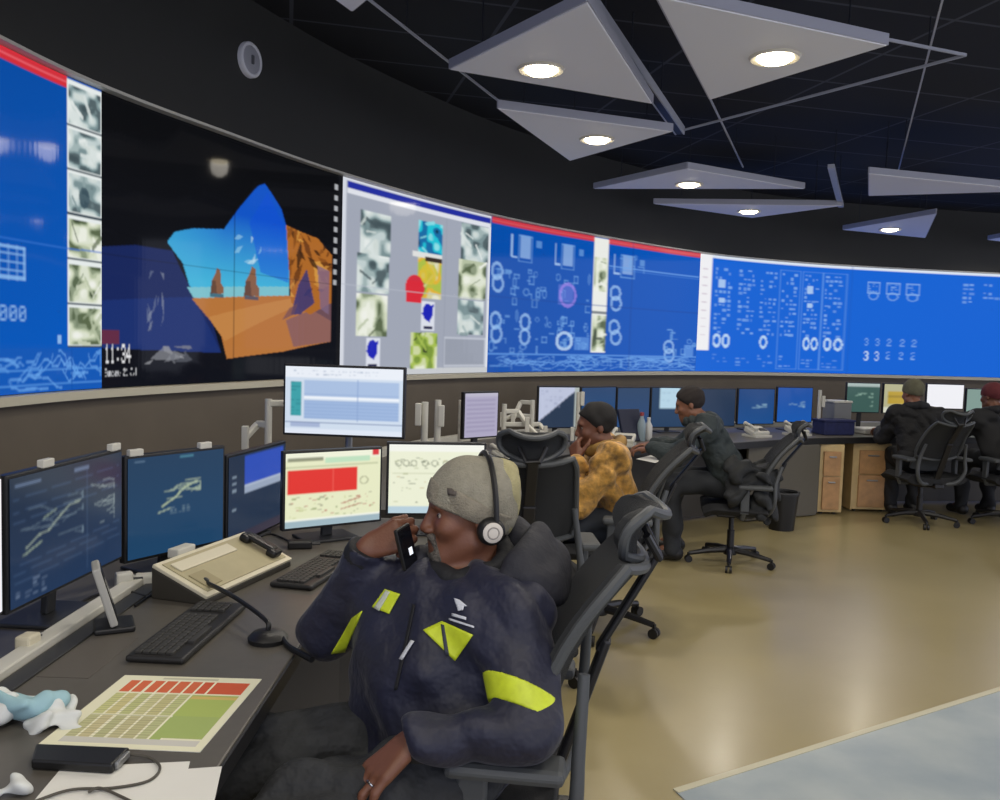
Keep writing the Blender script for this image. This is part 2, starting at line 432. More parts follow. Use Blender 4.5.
# ceiling: dark tiles in a thin metal grid
mc = bpy.data.materials.new('ceiling_dark'); mc.use_nodes = True; nt = mc.node_tree; b = nt.nodes['Principled BSDF']
tc = nt.nodes.new('ShaderNodeTexCoord'); br = nt.nodes.new('ShaderNodeTexBrick'); br.offset = 0.0
mp = nt.nodes.new('ShaderNodeMapping'); mp.inputs['Rotation'].default_value = (0, 0, math.radians(-14)); mp.inputs['Scale'].default_value = (1, 1, 1)
br.inputs['Scale'].default_value = 1.0; br.inputs['Brick Width'].default_value = 1.2; br.inputs['Row Height'].default_value = 0.6; br.inputs['Mortar Size'].default_value = 0.012
br.inputs['Color1'].default_value = (*lin('#0e0f13'), 1); br.inputs['Color2'].default_value = (*lin('#111217'), 1); br.inputs['Mortar'].default_value = (*lin('#43464f'), 1)
nt.links.new(tc.outputs['Object'], mp.inputs['Vector']); nt.links.new(mp.outputs['Vector'], br.inputs['Vector']); nt.links.new(br.outputs['Color'], b.inputs['Base Color'])
b.inputs['Roughness'].default_value = 0.8
mb = MB(); mb.box((3.5, 5.5, CEIL + 0.05), (15, 17, 0.1)); tag(mb.build('ceiling', mc), kind='structure')

# --- the curved wall: plan curve measured along the photograph's columns
H_SCR = 1.36; Z_BOT = EYE - 0.2724; Z_TOP = Z_BOT + H_SCR
_px = [0, 105, 210, 346, 491, 600, 699, 780, 860, 1000]
_pts = [(-1.974, 3.396), (-1.854, 4.027), (-1.604, 4.728), (-1.088, 5.974), (-0.108, 7.608), (0.993, 8.85), (2.281, 10.046), (3.433, 10.696), (4.558, 11.062), (6.589, 11.444)]
P0, Pn = _pts[0], _pts[-1]
_px = [-520, -160] + _px + [1160, 1500]
_pts = [(P0[0] - 0.12, -0.6), (P0[0] - 0.10, P0[1] - 1.35)] + _pts + [(Pn[0] + 2.1, Pn[1] + 0.12), (Pn[0] + 4.4, Pn[1] + 0.05)]
_dense = spline([(a, b_, 0) for a, b_ in _pts], 24)
_dpx = np.concatenate([np.linspace(_px[i], _px[i + 1], 24, endpoint=False) for i in range(len(_px) - 1)] + [[_px[-1]]])
_dx = np.array([p.x for p in _dense]); _dy = np.array([p.y for p in _dense])
def wsm(a):
    k = np.ones(9) / 9; p = np.pad(a, 4, mode='reflect', reflect_type='odd'); return np.convolve(p, k, 'valid')
_dx, _dy = wsm(_dx), wsm(_dy)
def plan(px, off=0.0):
    """point of the screen front in plan at photograph column px, off metres out into the room."""
    x, y = np.interp(px, _dpx, _dx), np.interp(px, _dpx, _dy)
    e = 6.0
    tx = np.interp(px + e, _dpx, _dx) - np.interp(px - e, _dpx, _dx); ty = np.interp(px + e, _dpx, _dy) - np.interp(px - e, _dpx, _dy)
    L = np.hypot(tx, ty); return x + off * ty / L, y - off * tx / L
def wall_strip(name, prof, m, px0=-520, px1=1500, step=20, label=None):
    """prof: closed outline of (offset into the room, z) swept along the wall curve."""
    xs = np.arange(px0, px1 + 1, step); mb = MB(); rings = []
    for x in xs: rings.append([mb.bm.verts.new((*plan(x, o), z)) for o, z in prof])
    n = len(prof)
    for A, B in zip(rings, rings[1:]):
        for k in range(n): mb.bm.faces.new((A[k], A[(k + 1) % n], B[(k + 1) % n], B[k]))
    mb.bm.faces.new(rings[0]); mb.bm.faces.new(list(reversed(rings[-1])))
    return tag(mb.build(name, m, smooth=True), label, kind='structure')
wall_strip('wall_left', [(-0.30, 0), (-0.10, 0), (-0.10, CEIL), (-0.30, CEIL)], M_('wall_behind', '#22221f', 0.8), label='curved wall behind the screens')
wall_strip('wall_lower', [(-0.10, 0), (0.02, 0), (0.02, Z_BOT - 0.04), (-0.10, Z_BOT - 0.04)], M_('wall_taupe', '#5b5348', 0.75, noise=0.08, nscale=3), label='taupe wall panel below the screens')
wall_strip('wall_upper', [(-0.10, Z_TOP + 0.018), (0.03, Z_TOP + 0.018), (0.05, CEIL), (-0.10, CEIL)], M_('wall_charcoal', '#2a2a26', 0.7, noise=0.06, nscale=3), label='charcoal fascia above the screens')
wall_strip('trim_1', [(-0.1, Z_BOT - 0.04), (0.055, Z_BOT - 0.04), (0.055, Z_BOT - 0.003), (-0.1, Z_BOT - 0.003)], M_('trim_cream', '#b9b4a0', 0.5), label='cream ledge under the screens')
wall_strip('trim_2', [(-0.1, Z_TOP + 0.002), (0.045, Z_TOP + 0.002), (0.045, Z_TOP + 0.016), (-0.1, Z_TOP + 0.016)], M_('trim_silver', '#c4c1b6', 0.4), label='thin silver trim above the screens')

# --- the video wall: five screens, each showing a picture of its own
GLOW = attr_mat('screen_glow', True, rough=0.055, spec=0.09, strength=0.95)
BEZ = M_('bezel_black', '#0b0c0e', 0.4)
def video_screen(px0, px1, label, paint, bg, nx, ny):
    root = empty('video_wall_screen', (*plan((px0 + px1) / 2, 0.0), Z_BOT), 0, label, 'video wall screen', 'screens of the curved video wall')
    ox, oy, oz = root.location
    c = Canvas(px0, px1, 0, 100, nx, ny, bg); paint(c); c.blur(1)
    def fn(U, V):
        X, Y = plan(px0 + U * (px1 - px0), 0.0)
        return X - ox, Y - oy, Z_TOP - V * H_SCR - oz
    c.mesh('display', fn, GLOW, root)
    mb = MB(); rings = []
    for x in np.linspace(px0, px1, max(4, int((px1 - px0) / 12))):
        rings.append([mb.bm.verts.new(Vector((*plan(x, o), z)) - root.location) for o, z in ((-0.002, Z_BOT), (-0.002, Z_TOP), (-0.08, Z_TOP), (-0.08, Z_BOT))])
    for A, B in zip(rings, rings[1:]):
        for k in range(4): mb.bm.faces.new((A[k], A[(k + 1) % 4], B[(k + 1) % 4], B[k]))
    mb.bm.faces.new(rings[0]); mb.bm.faces.new(list(reversed(rings[-1])))
    mb.build('housing', BEZ, root)
    return root
GREYS = ['#46565b', '#c4d2d2', '#7d9396', '#dbe4e2', '#a3b6b6', '#e8eeec', '#56666a', '#d2dcd8']
GREENS = ['#3f4a3c', '#dfe5d2', '#8f9c80', '#eef1e4', '#b9c4a6', '#f2f4ec', '#5c6a4c', '#d5dcc2']
def pic(c, x0, y0, x1, y1, seed, cols=None, base='#c4cfcd', n=26):
    c.picture(x0, y0, x1, y1, seed, cols or GREYS, base, 5); r = random.Random(seed)
    for _ in range(4):
        u, v, w_ = r.uniform(x0, x1 - (x1 - x0) * 0.2), r.uniform(y0, y1), (x1 - x0) * r.uniform(0.15, 0.4)
        c.line([(u, v), (min(u + w_, x1), min(max(v + r.uniform(-9, 9), y0), y1))], r.choice(cols or GREYS), r.uniform(0.8, 2.2), 0.8)
LB = '#6fa6e6'
def squiggles(c, x0, x1, y0, y1, n, seed, col=LB, al=0.6, t=0.7):
    r = random.Random(seed)
    for _ in range(n):
        x, y = r.uniform(x0, x1), r.uniform(y0, y1); pts = [(x, y)]
        for _ in range(r.randint(3, 7)):
            x = min(x + r.uniform(1.5, 7), x1); y = min(max(y + r.choice([0, 0, -1, 1]) * r.uniform(0.8, 2.6), y0), y1); pts.append((x, y))
        c.line(pts, col, t, al)

def paint_blue_left(c):
    g = (c.X + 160) / 260; base, hi = np.array(lin('#0a4798')), np.array(lin('#005bc2'))
    c.a[:] = base + (hi - base) * np.clip(g * 0.4 + c.Y[..., None].squeeze(-1) / 160, 0, 1)[..., None]
    c.rect(-160, 0, 62, 3.7, '#d5303c'); c.rect(-160, 1.5, 62, 2.0, '#e8606a')
    c.rect(62, 0.5, 101, 86, '#e9efee')
    ys = [1.5, 15.5, 29.5, 44, 58.5, 72.5]
    for i, y in enumerate(ys): pic(c, 63.5, y + 0.6, 100, y + 12.6, 100 + i, GREYS if i < 3 else GREENS, '#ccd6d2', 34); c.rect(62, y + 13, 101, y + 13.7, '#3c4a54')
    c.disc(82, 37, 6, 3.5, '#39505c', 0.8)
    c.rect(-160, 86.5, 101, 100, '#1159b8'); squiggles(c, -150, 100, 87, 99, 60, 5, '#6aa9ef', 0.55, 0.8)
    c.line([(-160, 93), (101, 93)], '#5b9de8', 0.5, 0.6); c.line([(-160, 97.5), (101, 97.5)], '#5b9de8', 0.5, 0.6); c.rect(66, 86.5, 67, 100, '#0d4fa8')
    c.line([(-160, 55), (101, 54)], '#2f6fce', 0.6, 0.7)
    for x0 in (-110, -52, -6):
        c.frame(x0, 56, x0 + 24, 66, '#8fc0f3', 1.1, 0.75)
        for k in range(3): c.line([(x0, 58.5 + 2.4 * k), (x0 + 24, 58.5 + 2.4 * k)], '#8fc0f3', 0.6, 0.55); c.line([(x0 + 6 * k + 6, 56), (x0 + 6 * k + 6, 66)], '#8fc0f3', 0.8, 0.55)
        c.text(x0 - 2, 73.5, '0000', '#9cc8f5', 5.6, 4.6, 0.75)
    c.rect(50, 82, 54, 85, '#9cc8f5', 0.8)
def paint_landscape(c):
    g = np.clip((c.Y - 10) / 90, 0, 1)[..., None]
    c.a[:] = np.array(lin('#0a0b0d')) * (1 - g) + np.array(lin('#0b0e17')) * g
    # row of the photograph -> height on the screen
    def q(x, y):
        top = np.interp(x, [101, 210, 346], [92, 130, 175]); bot = np.interp(x, [101, 210, 346], [389, 382.5, 374]); return (x, (y - top) / (bot - top) * 100)
    def Q(*ps): return [q(*p) for p in ps]
    c.poly(Q((101, 246), (140, 244), (176, 250), (186, 272), (200, 300), (214, 326), (222, 352), (101, 348)), '#16265c')
    c.poly(Q((101, 300), (195, 296), (222, 352), (101, 348)), '#1a3274', 0.8)
    hole = Q((171, 241), (178, 231), (196, 227), (224, 227), (240, 205), (258, 184), (265, 181), (273, 192), (282, 206), (288, 226), (291, 262), (291, 304), (204, 302), (192, 284), (186, 262))
    m = c.inside(hole); t = np.clip((c.Y - 30) / 30, 0, 1)[..., None]
    sky = np.array(lin('#0f55c8')) * (1 - t) + np.array(lin('#46b7dd')) * t
    lft = np.clip((225 - c.X) / 60, 0, 1)[..., None]; sky = sky * (1 - lft * 0.6) + np.array(lin('#3fb3dc')) * lft * 0.6
    c.a[m] = sky[m]
    c.poly(Q((268, 190), (276, 205), (286, 225), (290, 262), (290, 280), (262, 270), (250, 220)), '#0d4fd6', 0.55)
    c.blobs(232, 38, 262, 50, ['#9fd6ee', '#c9e8f4'], 7, 3, 0.1, 0.3, 0.5)
    c.poly(Q((190, 286), (291, 284), (291, 297), (196, 297)), '#7fc3cf')
    sand = Q((194, 297), (292, 293), (332, 318), (332, 339), (285, 350), (228, 358), (222, 335), (208, 316)); c.poly(sand, '#b9763a')
    c.poly(Q((208, 316), (292, 296), (300, 303), (226, 340)), '#c98d4e', 0.6)
    c.poly(Q((288, 318), (332, 300), (332, 339), (296, 345)), '#7d5a63', 0.75)
    rock = Q((287, 222), (300, 228), (318, 235), (332, 252), (332, 300), (312, 312), (293, 300), (290, 262)); c.poly(rock, '#b06a28')
    mm = c.inside(rock); sv = c.a[~mm].copy(); c.blobs(288, 25, 332, 62, ['#6b3a14', '#c98a3c', '#8a4f1c', '#d79a45', '#40240f'], 46, 9, 0.06, 0.22); c.a[~mm] = sv
    c.poly(Q((300, 282), (308, 266), (316, 300), (302, 312), (293, 312)), '#31366e', 0.9)
    c.poly(Q((318, 262), (330, 268), (330, 312), (322, 306)), '#7e6680', 0.8)
    for x, y, w, h in ((217, 292, 7, 26), (253, 294, 8, 30)):      # two low sea rocks
        c.poly(Q((x - w, y), (x - w * 0.8, y - h * 0.5), (x - w * 0.3, y - h * 0.75), (x, y - h), (x + w * 0.5, y - h * 0.9), (x + w * 0.6, y - h * 0.4), (x + w, y - h * 0.25), (x + w, y)), '#8a6047'); c.poly(Q((x - w, y), (x - w * 0.8, y - h * 0.5), (x - w * 0.2, y - h * 0.5), (x, y)), '#5f4438', 0.8); c.rect(x - 7, q(x, y)[1], x + 7, q(x, y + 4)[1], '#2c4d66', 0.8)
    c.poly(Q((291, 306), (300, 300), (296, 312), (284, 318)), '#6b4a55', 0.7)
    c.blobs(150, 58, 168, 80, ['#6d7896', '#8b94aa', '#3c476f'], 12, 21, 0.1, 0.3, 0.5)
    c.blobs(140, 85, 195, 92, ['#8d8f96', '#5f626b', '#a5a6ab'], 10, 22, 0.1, 0.3, 0.55)
    c.rect(101, 80, 120, 85, '#6e2c36', 0.8)
    c.text(104.5, 85, '11:34', '#e8e8ea', 4.6, 6.4); c.text(104.5, 93.4, 'Sunday, 21 Jul', '#d8d8dc', 2.0, 2.6)
    c.rect(234.3, 0, 235.3, 100, '#0a0b0f', 0.8); c.rect(101, 53.8, 341, 54.3, '#11131a', 0.55)
    for k in range(10): c.rect(333.5, 5 + k * 5.2, 336.5, 7.5 + k * 5.2, '#c9cbd0', 0.75)
    c.rect(337, 0, 341, 100, '#15161a')
def paint_camera_page(c):
    c.a[:] = np.array(lin('#a3a9b8')); c.rect(341, 0, 490, 1.4, '#d8dbe6'); c.rect(345, 1.4, 488, 5, '#2430a0'); c.rect(345, 5, 488, 7.6, '#e3e6ee')
    c.rect(341, 0, 344.5, 100, '#d8dce6'); c.rect(486.5, 7, 489, 100, '#dfe3ea'); c.rect(341, 96.5, 489, 100, '#c9ccd0')
    for x0, y0, x1, y1, s, g in ((358, 14, 387, 36, 1, GREYS), (356, 36, 386, 56, 2, GREYS), (356, 57, 385, 79, 3, GREENS), (413, 12, 437, 30, 4, ['#21c4d8', '#1a6fa8', '#0e3a55', '#8fe2ea']),
                                 (413, 31, 437, 56, 5, ['#d8d29a', '#b0c24a', '#e9e7d0', '#7b8a36', '#e4b53a']), (456, 8, 486, 30, 6, GREYS), (454, 30, 485, 54, 7, GREENS), (454, 55, 483, 76, 8, GREYS), (408, 76, 434, 97, 9, ['#7e9a3c', '#cfd9a4', '#2d3426', '#e6ead6', '#a9c155'])):
        pic(c, x0, y0, x1, y1, 200 + s, g, '#d3dad6', 30)
    c.rect(408, 30, 437, 33, '#e3e4e2'); c.rect(420, 32, 437, 35, '#3a2f28')
    c.disc(411, 51, 9, 7.5, '#d62f3f'); c.rect(403, 47, 418, 59, '#dc2b3a'); c.disc(424, 42, 8, 6, '#d8c23a', 0.8)
    for x, y in ((424, 61), (372, 83)):
        c.rect(x - 6, y - 3, x + 7, y + 14, '#dfe3ee'); c.disc(x, y + 3, 5, 5, '#1d25b8'); c.poly([(x + 6, y - 2), (x + 2, y + 9), (x - 6, y + 4)], '#1d25b8'); c.rect(x - 4, y + 11, x + 5, y + 13, '#2d2f50')
    c.rect(441, 78, 486, 96, '#9aa0ae'); c.frame(441, 78, 486, 96, '#c3c8d4', 1, 0.8); c.rect(341, 53, 489, 53.6, '#b9bfcb', 0.8); c.rect(440, 8, 440.8, 97, '#8d93a3', 0.4)
def schem(c, x0, x1, y0, y1, n, seed, al=0.55):
    r = random.Random(seed)
    for _ in range(n):
        x, y = r.uniform(x0, x1), r.uniform(y0, y1); w, h = r.uniform(2, 6), r.uniform(2, 6); k = r.random()
        if k < 0.35: c.frame(x, y, x + w, y + h, LB, 0.8, al)
        elif k < 0.6: c.ring(x, y, w * 0.6, h * 0.7, LB, 0.35, al)
        elif k < 0.8: c.line([(x, y), (x + w, y), (x + w, y + h)], LB, 0.8, al)
        else: c.rect(x, y, x + w, y + 1.3, LB, al)
def paint_blue_red(c):
    g = ((c.X - 490) / 208)[..., None]; c.a[:] = np.array(lin('#004eac')) * (1 - g) + np.array(lin('#0057bf')) * g
    c.rect(489.5, 0, 592, 3.8, '#cf3a48'); c.rect(606, 0, 698, 3.8, '#d24450'); c.rect(489, 1.6, 698, 2.2, '#e5767c', 0.6)
    for x0, y0 in ((509, 9), (552, 10), (612, 11)):
        c.line([(x0, y0), (x0, y0 + 14), (x0 + 5, y0 + 14)], '#a9cdf6', 1.2, 0.8); c.rect(x0 + 8, y0 - 1, x0 + 18, y0 + 14, '#9fc5f3', 0.6); c.frame(x0 + 6, y0 - 1, x0 + 20, y0 + 17, LB, 0.9, 0.6); c.rect(x0 + 24, y0 + 1, x0 + 29, y0 + 6, LB, 0.6)
    for cx, cy in ((496, 34), (497, 42), (496, 66), (524, 66), (497, 75), (524, 76), (614, 40), (615, 48), (614, 66), (616, 74), (668, 80), (669, 87)): c.ring(cx, cy, 5.5, 6, '#9cc6f5', 0.34, 0.7)
    schem(c, 492, 588, 30, 52, 34, 31); schem(c, 492, 588, 62, 84, 30, 32); schem(c, 553, 580, 55, 82, 18, 33, 0.7)
    c.rect(556, 38, 572, 52, '#7d8cf0', 0.35); c.ring(566, 45, 9, 9, '#a98af0', 0.25, 0.6); c.ring(564, 78, 9, 7, '#bcd9f8', 0.3, 0.8); c.rect(574, 75, 590, 84, '#6aa2ec', 0.5)
    c.line([(607, 20), (697, 20)], '#6ea6ee', 0.8, 0.7); c.line([(607, 22), (697, 22)], '#4c8ae0', 0.6, 0.6); schem(c, 608, 640, 10, 20, 8, 34); schem(c, 664, 694, 66, 86, 12, 35, 0.6)
    c.line([(666, 66), (671, 66), (671, 74)], LB, 1, 0.8); c.rect(684, 78, 694, 88, '#6aa2ec', 0.6)
    c.rect(591.5, 0.5, 606.5, 86, '#eef0ea'); pic(c, 592.5, 15, 606, 40, 301, GREENS, '#d8ddcf', 22); pic(c, 592.5, 58, 606, 85, 302, GREENS, '#d8ddcf', 26); c.rect(592, 55, 606, 57, '#4a5560', 0.8)
    c.rect(489, 87.5, 698, 88.4, '#5f9ae6', 0.8); squiggles(c, 491, 697, 89, 99, 90, 36, '#6ea8ee', 0.5, 0.7); schem(c, 492, 690, 89, 95, 34, 37, 0.45)
    for x in (560.5, 629): c.rect(x, 0, x + 0.6, 100, '#083c8c', 0.5)
    c.rect(489, 50.2, 698, 50.8, '#0a449c', 0.5)
def paint_blue_right(c):
    c.a[:] = np.array(lin('#0062d6')); c.rect(698, 0, 1180, 2.6, '#dfe8f4'); c.rect(698, 0, 709.5, 82, '#f3f3f6'); 
    for k in range(9): c.rect(701, 12 + k * 7, 706, 13 + k * 7, '#c9b8c8', 0.7)
    for i, x0 in enumerate((713, 737, 759, 781, 806, 829)):
        c.glyphs(x0, 9, x0 + 17, 68, '#8ebcf4', 15, 4, 400 + i, 0.62, 0.75); c.glyphs(x0, 84, x0 + 16, 96, '#7fb0f0', 4, 3, 420 + i, 0.5, 0.6)
        if i in (0, 4): c.rect(x0 + 3, 20, x0 + 10, 27, '#b9d7f8', 0.8); c.rect(x0 + 4, 36, x0 + 10, 40, '#b9d7f8', 0.8)
        if i in (3, 4, 5): c.frame(x0 - 3, 7, x0 + 20, 97, '#6fa6ee', 0.7, 0.5)
    for cx in (717, 726, 764, 811, 820, 834, 844): c.ring(cx, 73, 4.0, 6.2, '#bfdcf9', 0.42, 0.95)
    for x0 in (868, 889, 909):
        c.frame(x0, 13, x0 + 14, 24, '#9cc5f5', 0.9, 0.6); c.glyphs(x0 + 1, 14, x0 + 13, 23, '#8fbcf3', 4, 3, 430 + x0, 0.7, 0.6); c.ring(x0 + 7, 26, 6, 4, '#8fbcf3', 0.3, 0.5)
    for i, x0 in enumerate((868, 880, 893, 906, 918)):
        c.text(x0, 66, '3' if i < 2 else '2', '#8fbcf3', 4.6, 7, 0.65); c.text(x0, 78, '3' if i < 2 else '2', '#cfe4fb' if i < 2 else '#8fbcf3', 5 if i < 2 else 4, 9 if i < 2 else 7, 0.85)
    c.glyphs(963, 10, 974, 30, '#8fbcf3', 5, 2, 441, 0.8, 0.7); c.glyphs(982, 9, 1004, 30, '#8fbcf3', 5, 4, 442, 0.6, 0.6)
    for x0 in (1040, 1080, 1120): c.glyphs(x0, 12, x0 + 22, 60, '#8fbcf3', 11, 4, 443 + x0, 0.5, 0.5)
    c.rect(852.5, 0, 853.2, 100, '#0a55bb', 0.5); c.rect(930, 0, 930.6, 100, '#0a55bb', 0.3)
video_screen(-160, 101, 'blue schematic screen with camera pictures in a column, left of the dark landscape screen', paint_blue_left, '#0b4fb0', 300, 330)
video_screen(101, 341, 'black screen with a clock and a beach seen through a cave', paint_landscape, '#0a0b0d', 320, 330)
video_screen(341, 489, 'pale grey screen with small camera pictures in three columns', paint_camera_page, '#a3a9b8', 170, 230)
video_screen(489, 698, 'blue schematic screen with a red banner, right of the pale grey page', paint_blue_red, '#0b50b8', 230, 190)
video_screen(698, 1180, 'bright blue screen with a white top edge and six columns of readings', paint_blue_right, '#0c63d6', 500, 170)

# --- round speaker on the charcoal fascia
def wall_frame(px, off):
    a = Vector((*plan(px, off), 0)); t = (Vector((*plan(px + 5, off), 0)) - Vector((*plan(px - 5, off), 0))).normalized(); n = Vector((t.y, -t.x, 0))
    return a, t, n
a, t, n = wall_frame(241, 0.045)
pz = at(248, 60, a.y).z
root = empty('wall_speaker', (a.x, a.y, pz), math.atan2(n.y, n.x) - math.pi / 2, 'small round grey speaker on the dark fascia above the screens', 'speaker')
Rx = Matrix.Rotation(math.radians(-90), 4, 'X')
mb = MB(); mb.lathe([(0.098, -0.01), (0.098, 0.014), (0.092, 0.022), (0.080, 0.024), (0.076, 0.016)], 28, Rx); mb.build('rim', M_('speaker_white', '#dcdce0', 0.5), root, True)
mb = MB(); mb.lathe([(0.076, 0.010), (0.076, 0.018), (0.05, 0.022), (0.02, 0.024)], 28, Rx); mb.build('grille', M_('speaker_grille', '#a8a9b0', 0.7, bump=0.6, bscale=400), root, True)
mb = MB(); mb.box((0, 0.026, 0), (0.02, 0.012, 0.05), 0.004); mb.build('badge', M_('speaker_badge', '#55565a', 0.5), root)

# --- hanging triangular light panels
PANEL = M_('panel_white', '#f4f4fa', 0.6); PEDGE = M_('panel_edge', '#b4b5c0', 0.5); LENS = M_('lamp_lens', '#fff3d8', 0.4, emit='#fff0cf', estr=16.0); LRING = M_('lamp_ring', '#d8d2c2', 0.4)
WIRE = M_('wire_steel', '#3b3d44', 0.4, 0.8)
def light_panel(corners, lampp, label, z=2.95, watts=50, group='hanging triangular ceiling panels'):
    P = [on_z(x, y, z) for x, y in corners]
    if (P[1] - P[0]).cross(P[2] - P[0]).z < 0: P = P[::-1]
    c = (P[0] + P[1] + P[2]) / 3
    root = empty('ceiling_light_panel', c, 0, label, 'ceiling light panel', group)
    loc = [p - c for p in P]
    mb = MB(); mb.prism(loc, 0.0, 0.05); o = mb.build('panel', PANEL, root, bevel=0.004)
    mb = MB()
    for a_, b_ in zip(loc, loc[1:] + loc[:1]): mb.bar(a_ * 1.004 + Vector((0, 0, 0.03)), b_ * 1.004 + Vector((0, 0, 0.03)), 0.012, 0.05)
    mb.build('edge_profile', PEDGE, root)
    for p in loc:
        mb = MB(); q = p * 0.72; mb.tube([q + Vector((0, 0, 0.05)), Vector((q.x, q.y, CEIL - z))], 0.004, 5); mb.build('suspension_wire', WIRE, root)
    if lampp:
        L = on_z(*lampp, z) - c
        T = Matrix.Translation(L)
        mb = MB(); mb.lathe([(0.115, -0.012), (0.125, 0.0), (0.09, 0.004), (0.088, -0.006), (0.115, -0.012)], 28, T, False); mb.build('lamp_ring', LRING, root, True)
        mb = MB(); mb.lathe([(0.030, -0.030), (0.066, -0.024), (0.086, -0.010), (0.086, -0.001)], 28, T); mb.build('lamp_lens', LENS, root, True)
        lamp('downlight_or_fill', (c.x + L.x, c.y + L.y, z - 0.045), watts, 0.09)
    return root
light_panel([(450, 70), (587, 3), (652, 104)], (541, 69), 'triangular light panel left of the long dark rail, its lamp lit')
light_panel([(656, -3), (887, 46), (710, 100)], (775, 57), 'triangular light panel right of the long dark rail, nearest on that side')
light_panel([(498, 109), (672, 132), (570, 161)], (597, 139), 'triangular light panel pointing down, below the left large panel')
light_panel([(594, 189), (687, 169), (804, 189)], (689, 184), 'flat triangular light panel pointing up, above the red-bannered screen')
light_panel([(654, 204), (842, 206), (752, 218)], (749, 211), 'flat triangular light panel with its point down, above the white strip')
light_panel([(843, 230), (936, 214), (925, 238)], (890, 229), 'smallest triangular light panel, above the bright blue screen')
light_panel([(869, 174), (869, 196), (1040, 191)], None, 'long unlit triangular panel at the right edge')
light_panel([(988, 240), (1075, 224), (1070, 250)], (1050, 240), 'cut-off panel tip at the right edge, beside the smallest light panel')
light_panel([(330, -4), (352, 12), (440, -60)], (368, -28), 'small panel tip at the top edge, left of the large light panels')

RAIL = M_('rail_silver', '#b4b6bf', 0.45); RAILD = M_('rail_black', '#0f1013', 0.5)
def rail(name, label, segs, z=3.12, group='thin ceiling rails'):
    pts0 = on_z(*segs[0][0], z)
    root = empty(name, pts0, 0, label, 'ceiling rail', group)
    for a_, b_, w, mt in segs:
        A, B = on_z(*a_, z) - pts0, on_z(*b_, z) - pts0
        if mt == 'double':
            s_ = (B - A).cross(Vector((0, 0, 1))).normalized() * w
            mb = MB(); mb.bar(A, B, w * 2, 0.05); mb.build('rail_body', RAILD, root)
            for sg in (-1, 1):
                mb = MB(); mb.bar(A + s_ * sg, B + s_ * sg, 0.010, 0.056); mb.build('rail_edge', RAIL, root)
        else:
            mb = MB(); mb.bar(A, B, w, min(0.03, w * 1.3)); mb.build('rail_bar', RAIL if mt == 'l' else RAILD, root)
    A = on_z(*segs[0][0], z) - pts0; B = on_z(*segs[0][1], z) - pts0
    for q in (A.lerp(B, 0.25), A.lerp(B, 0.75)):
        mb = MB(); mb.tube([q, q + Vector((0, 0, CEIL - z))], 0.004, 5); mb.build('hanger_wire', WIRE, root)
rail('ceiling_track', 'dark triangular track with pale edges between the two large light panels', [((560, -40), (680, 131), 0.03, 'double'), ((680, 131), (966, 55), 0.011, 'l'), ((966, 55), (880, 38), 0.011, 'l')])
rail('ceiling_rail', 'thin rail running from the right large panel down to the flat panel', [((705, 88), (743, 167), 0.010, 'l')], 3.2)
rail('ceiling_rail', 'thin rail at the upper left, ending beside the left large panel', [((362, -6), (500, 102), 0.010, 'l')], 3.2)
rail('ceiling_rail', 'thin rail hanging at the upper right behind the right large panel', [((950, -30), (898, 172), 0.010, 'l')], 3.2)
rail('ceiling_rail', 'short pale rail left of the long unlit panel', [((831, 166), (841, 206), 0.05, 'l')], 3.0)

# ================================================================== desks
DESK_Z = 0.73
TOP = M_('desk_grey', '#56524b', 0.42, noise=0.05, nscale=30); EDGE = M_('desk_edge', '#1b1b1c', 0.5); PAN = M_('desk_panel', '#3d3a36', 0.6); WHITE = M_('white_plastic', '#c3c1b6', 0.5)
BLK = M_('black_plastic', '#131314', 0.45); DGR = M_('dark_grey_plastic', '#2b2c2e', 0.5); SILV = M_('silver_metal', '#9b9c9c', 0.35, 0.7)
def offset_line(pts, d):
    out = []
    for i, p in enumerate(pts):
        a = Vector(pts[max(i - 1, 0)]); b = Vector(pts[min(i + 1, len(pts) - 1)]); t = (b - a).normalized(); out.append(Vector(p) + Vector((-t.y, t.x)) * d)
    return out
def poly_line(pts, n=8): return [Vector((p.x, p.y)) for p in spline([(a, b, 0) for a, b in pts], n)]
def strip(mb, A, B, z0, z1):
    """closed solid between plan lines A and B."""
    rings = [[mb.bm.verts.new((a.x, a.y, z0)), mb.bm.verts.new((a.x, a.y, z1)), mb.bm.verts.new((b.x, b.y, z1)), mb.bm.verts.new((b.x, b.y, z0))] for a, b in zip(A, B)]
    for R, S in zip(rings, rings[1:]):
        for k in range(4): mb.bm.faces.new((R[k], R[(k + 1) % 4], S[(k + 1) % 4], S[k]))
    mb.bm.faces.new(rings[0]); mb.bm.faces.new(list(reversed(rings[-1])))
root = empty('control_desk', (0, 0, 0), 0, 'grey curved control desk in front, with a pale rail along its back', 'desk')
front = [Vector(p) for p in ((-0.5, 0.35), (-0.5, 1.6), (-0.5, 2.25), (-0.44, 2.55), (-0.30, 2.78), (-0.17, 2.9), (-0.13, 3.08), (-0.13, 3.8))]
outline = front + [Vector(p) for p in ((-1.55, 3.8), (-1.55, 0.35))]
mb = MB(); mb.prism(outline, DESK_Z - 0.035, DESK_Z); mb.build('worktop', TOP, root, bevel=0.004)
mb = MB(); strip(mb, front, offset_line(front, -0.006), DESK_Z - 0.04, DESK_Z - 0.003); mb.build('edge_band', EDGE, root)
mb = MB(); strip(mb, offset_line(front, 0.30)[:7], offset_line(front, 0.33)[:7], 0.04, DESK_Z - 0.035); mb.build('modesty_panel', PAN, root)
for x0, y0, x1, y1 in ((-1.5, 0.45, -0.6, 0.48), (-1.0, 3.74, -0.18, 3.77)):
    mb = MB(); mb.box(((x0 + x1) / 2, (y0 + y1) / 2, (DESK_Z - 0.035) / 2), (x1 - x0, y1 - y0, DESK_Z - 0.035)); mb.build('end_panel', PAN, root)
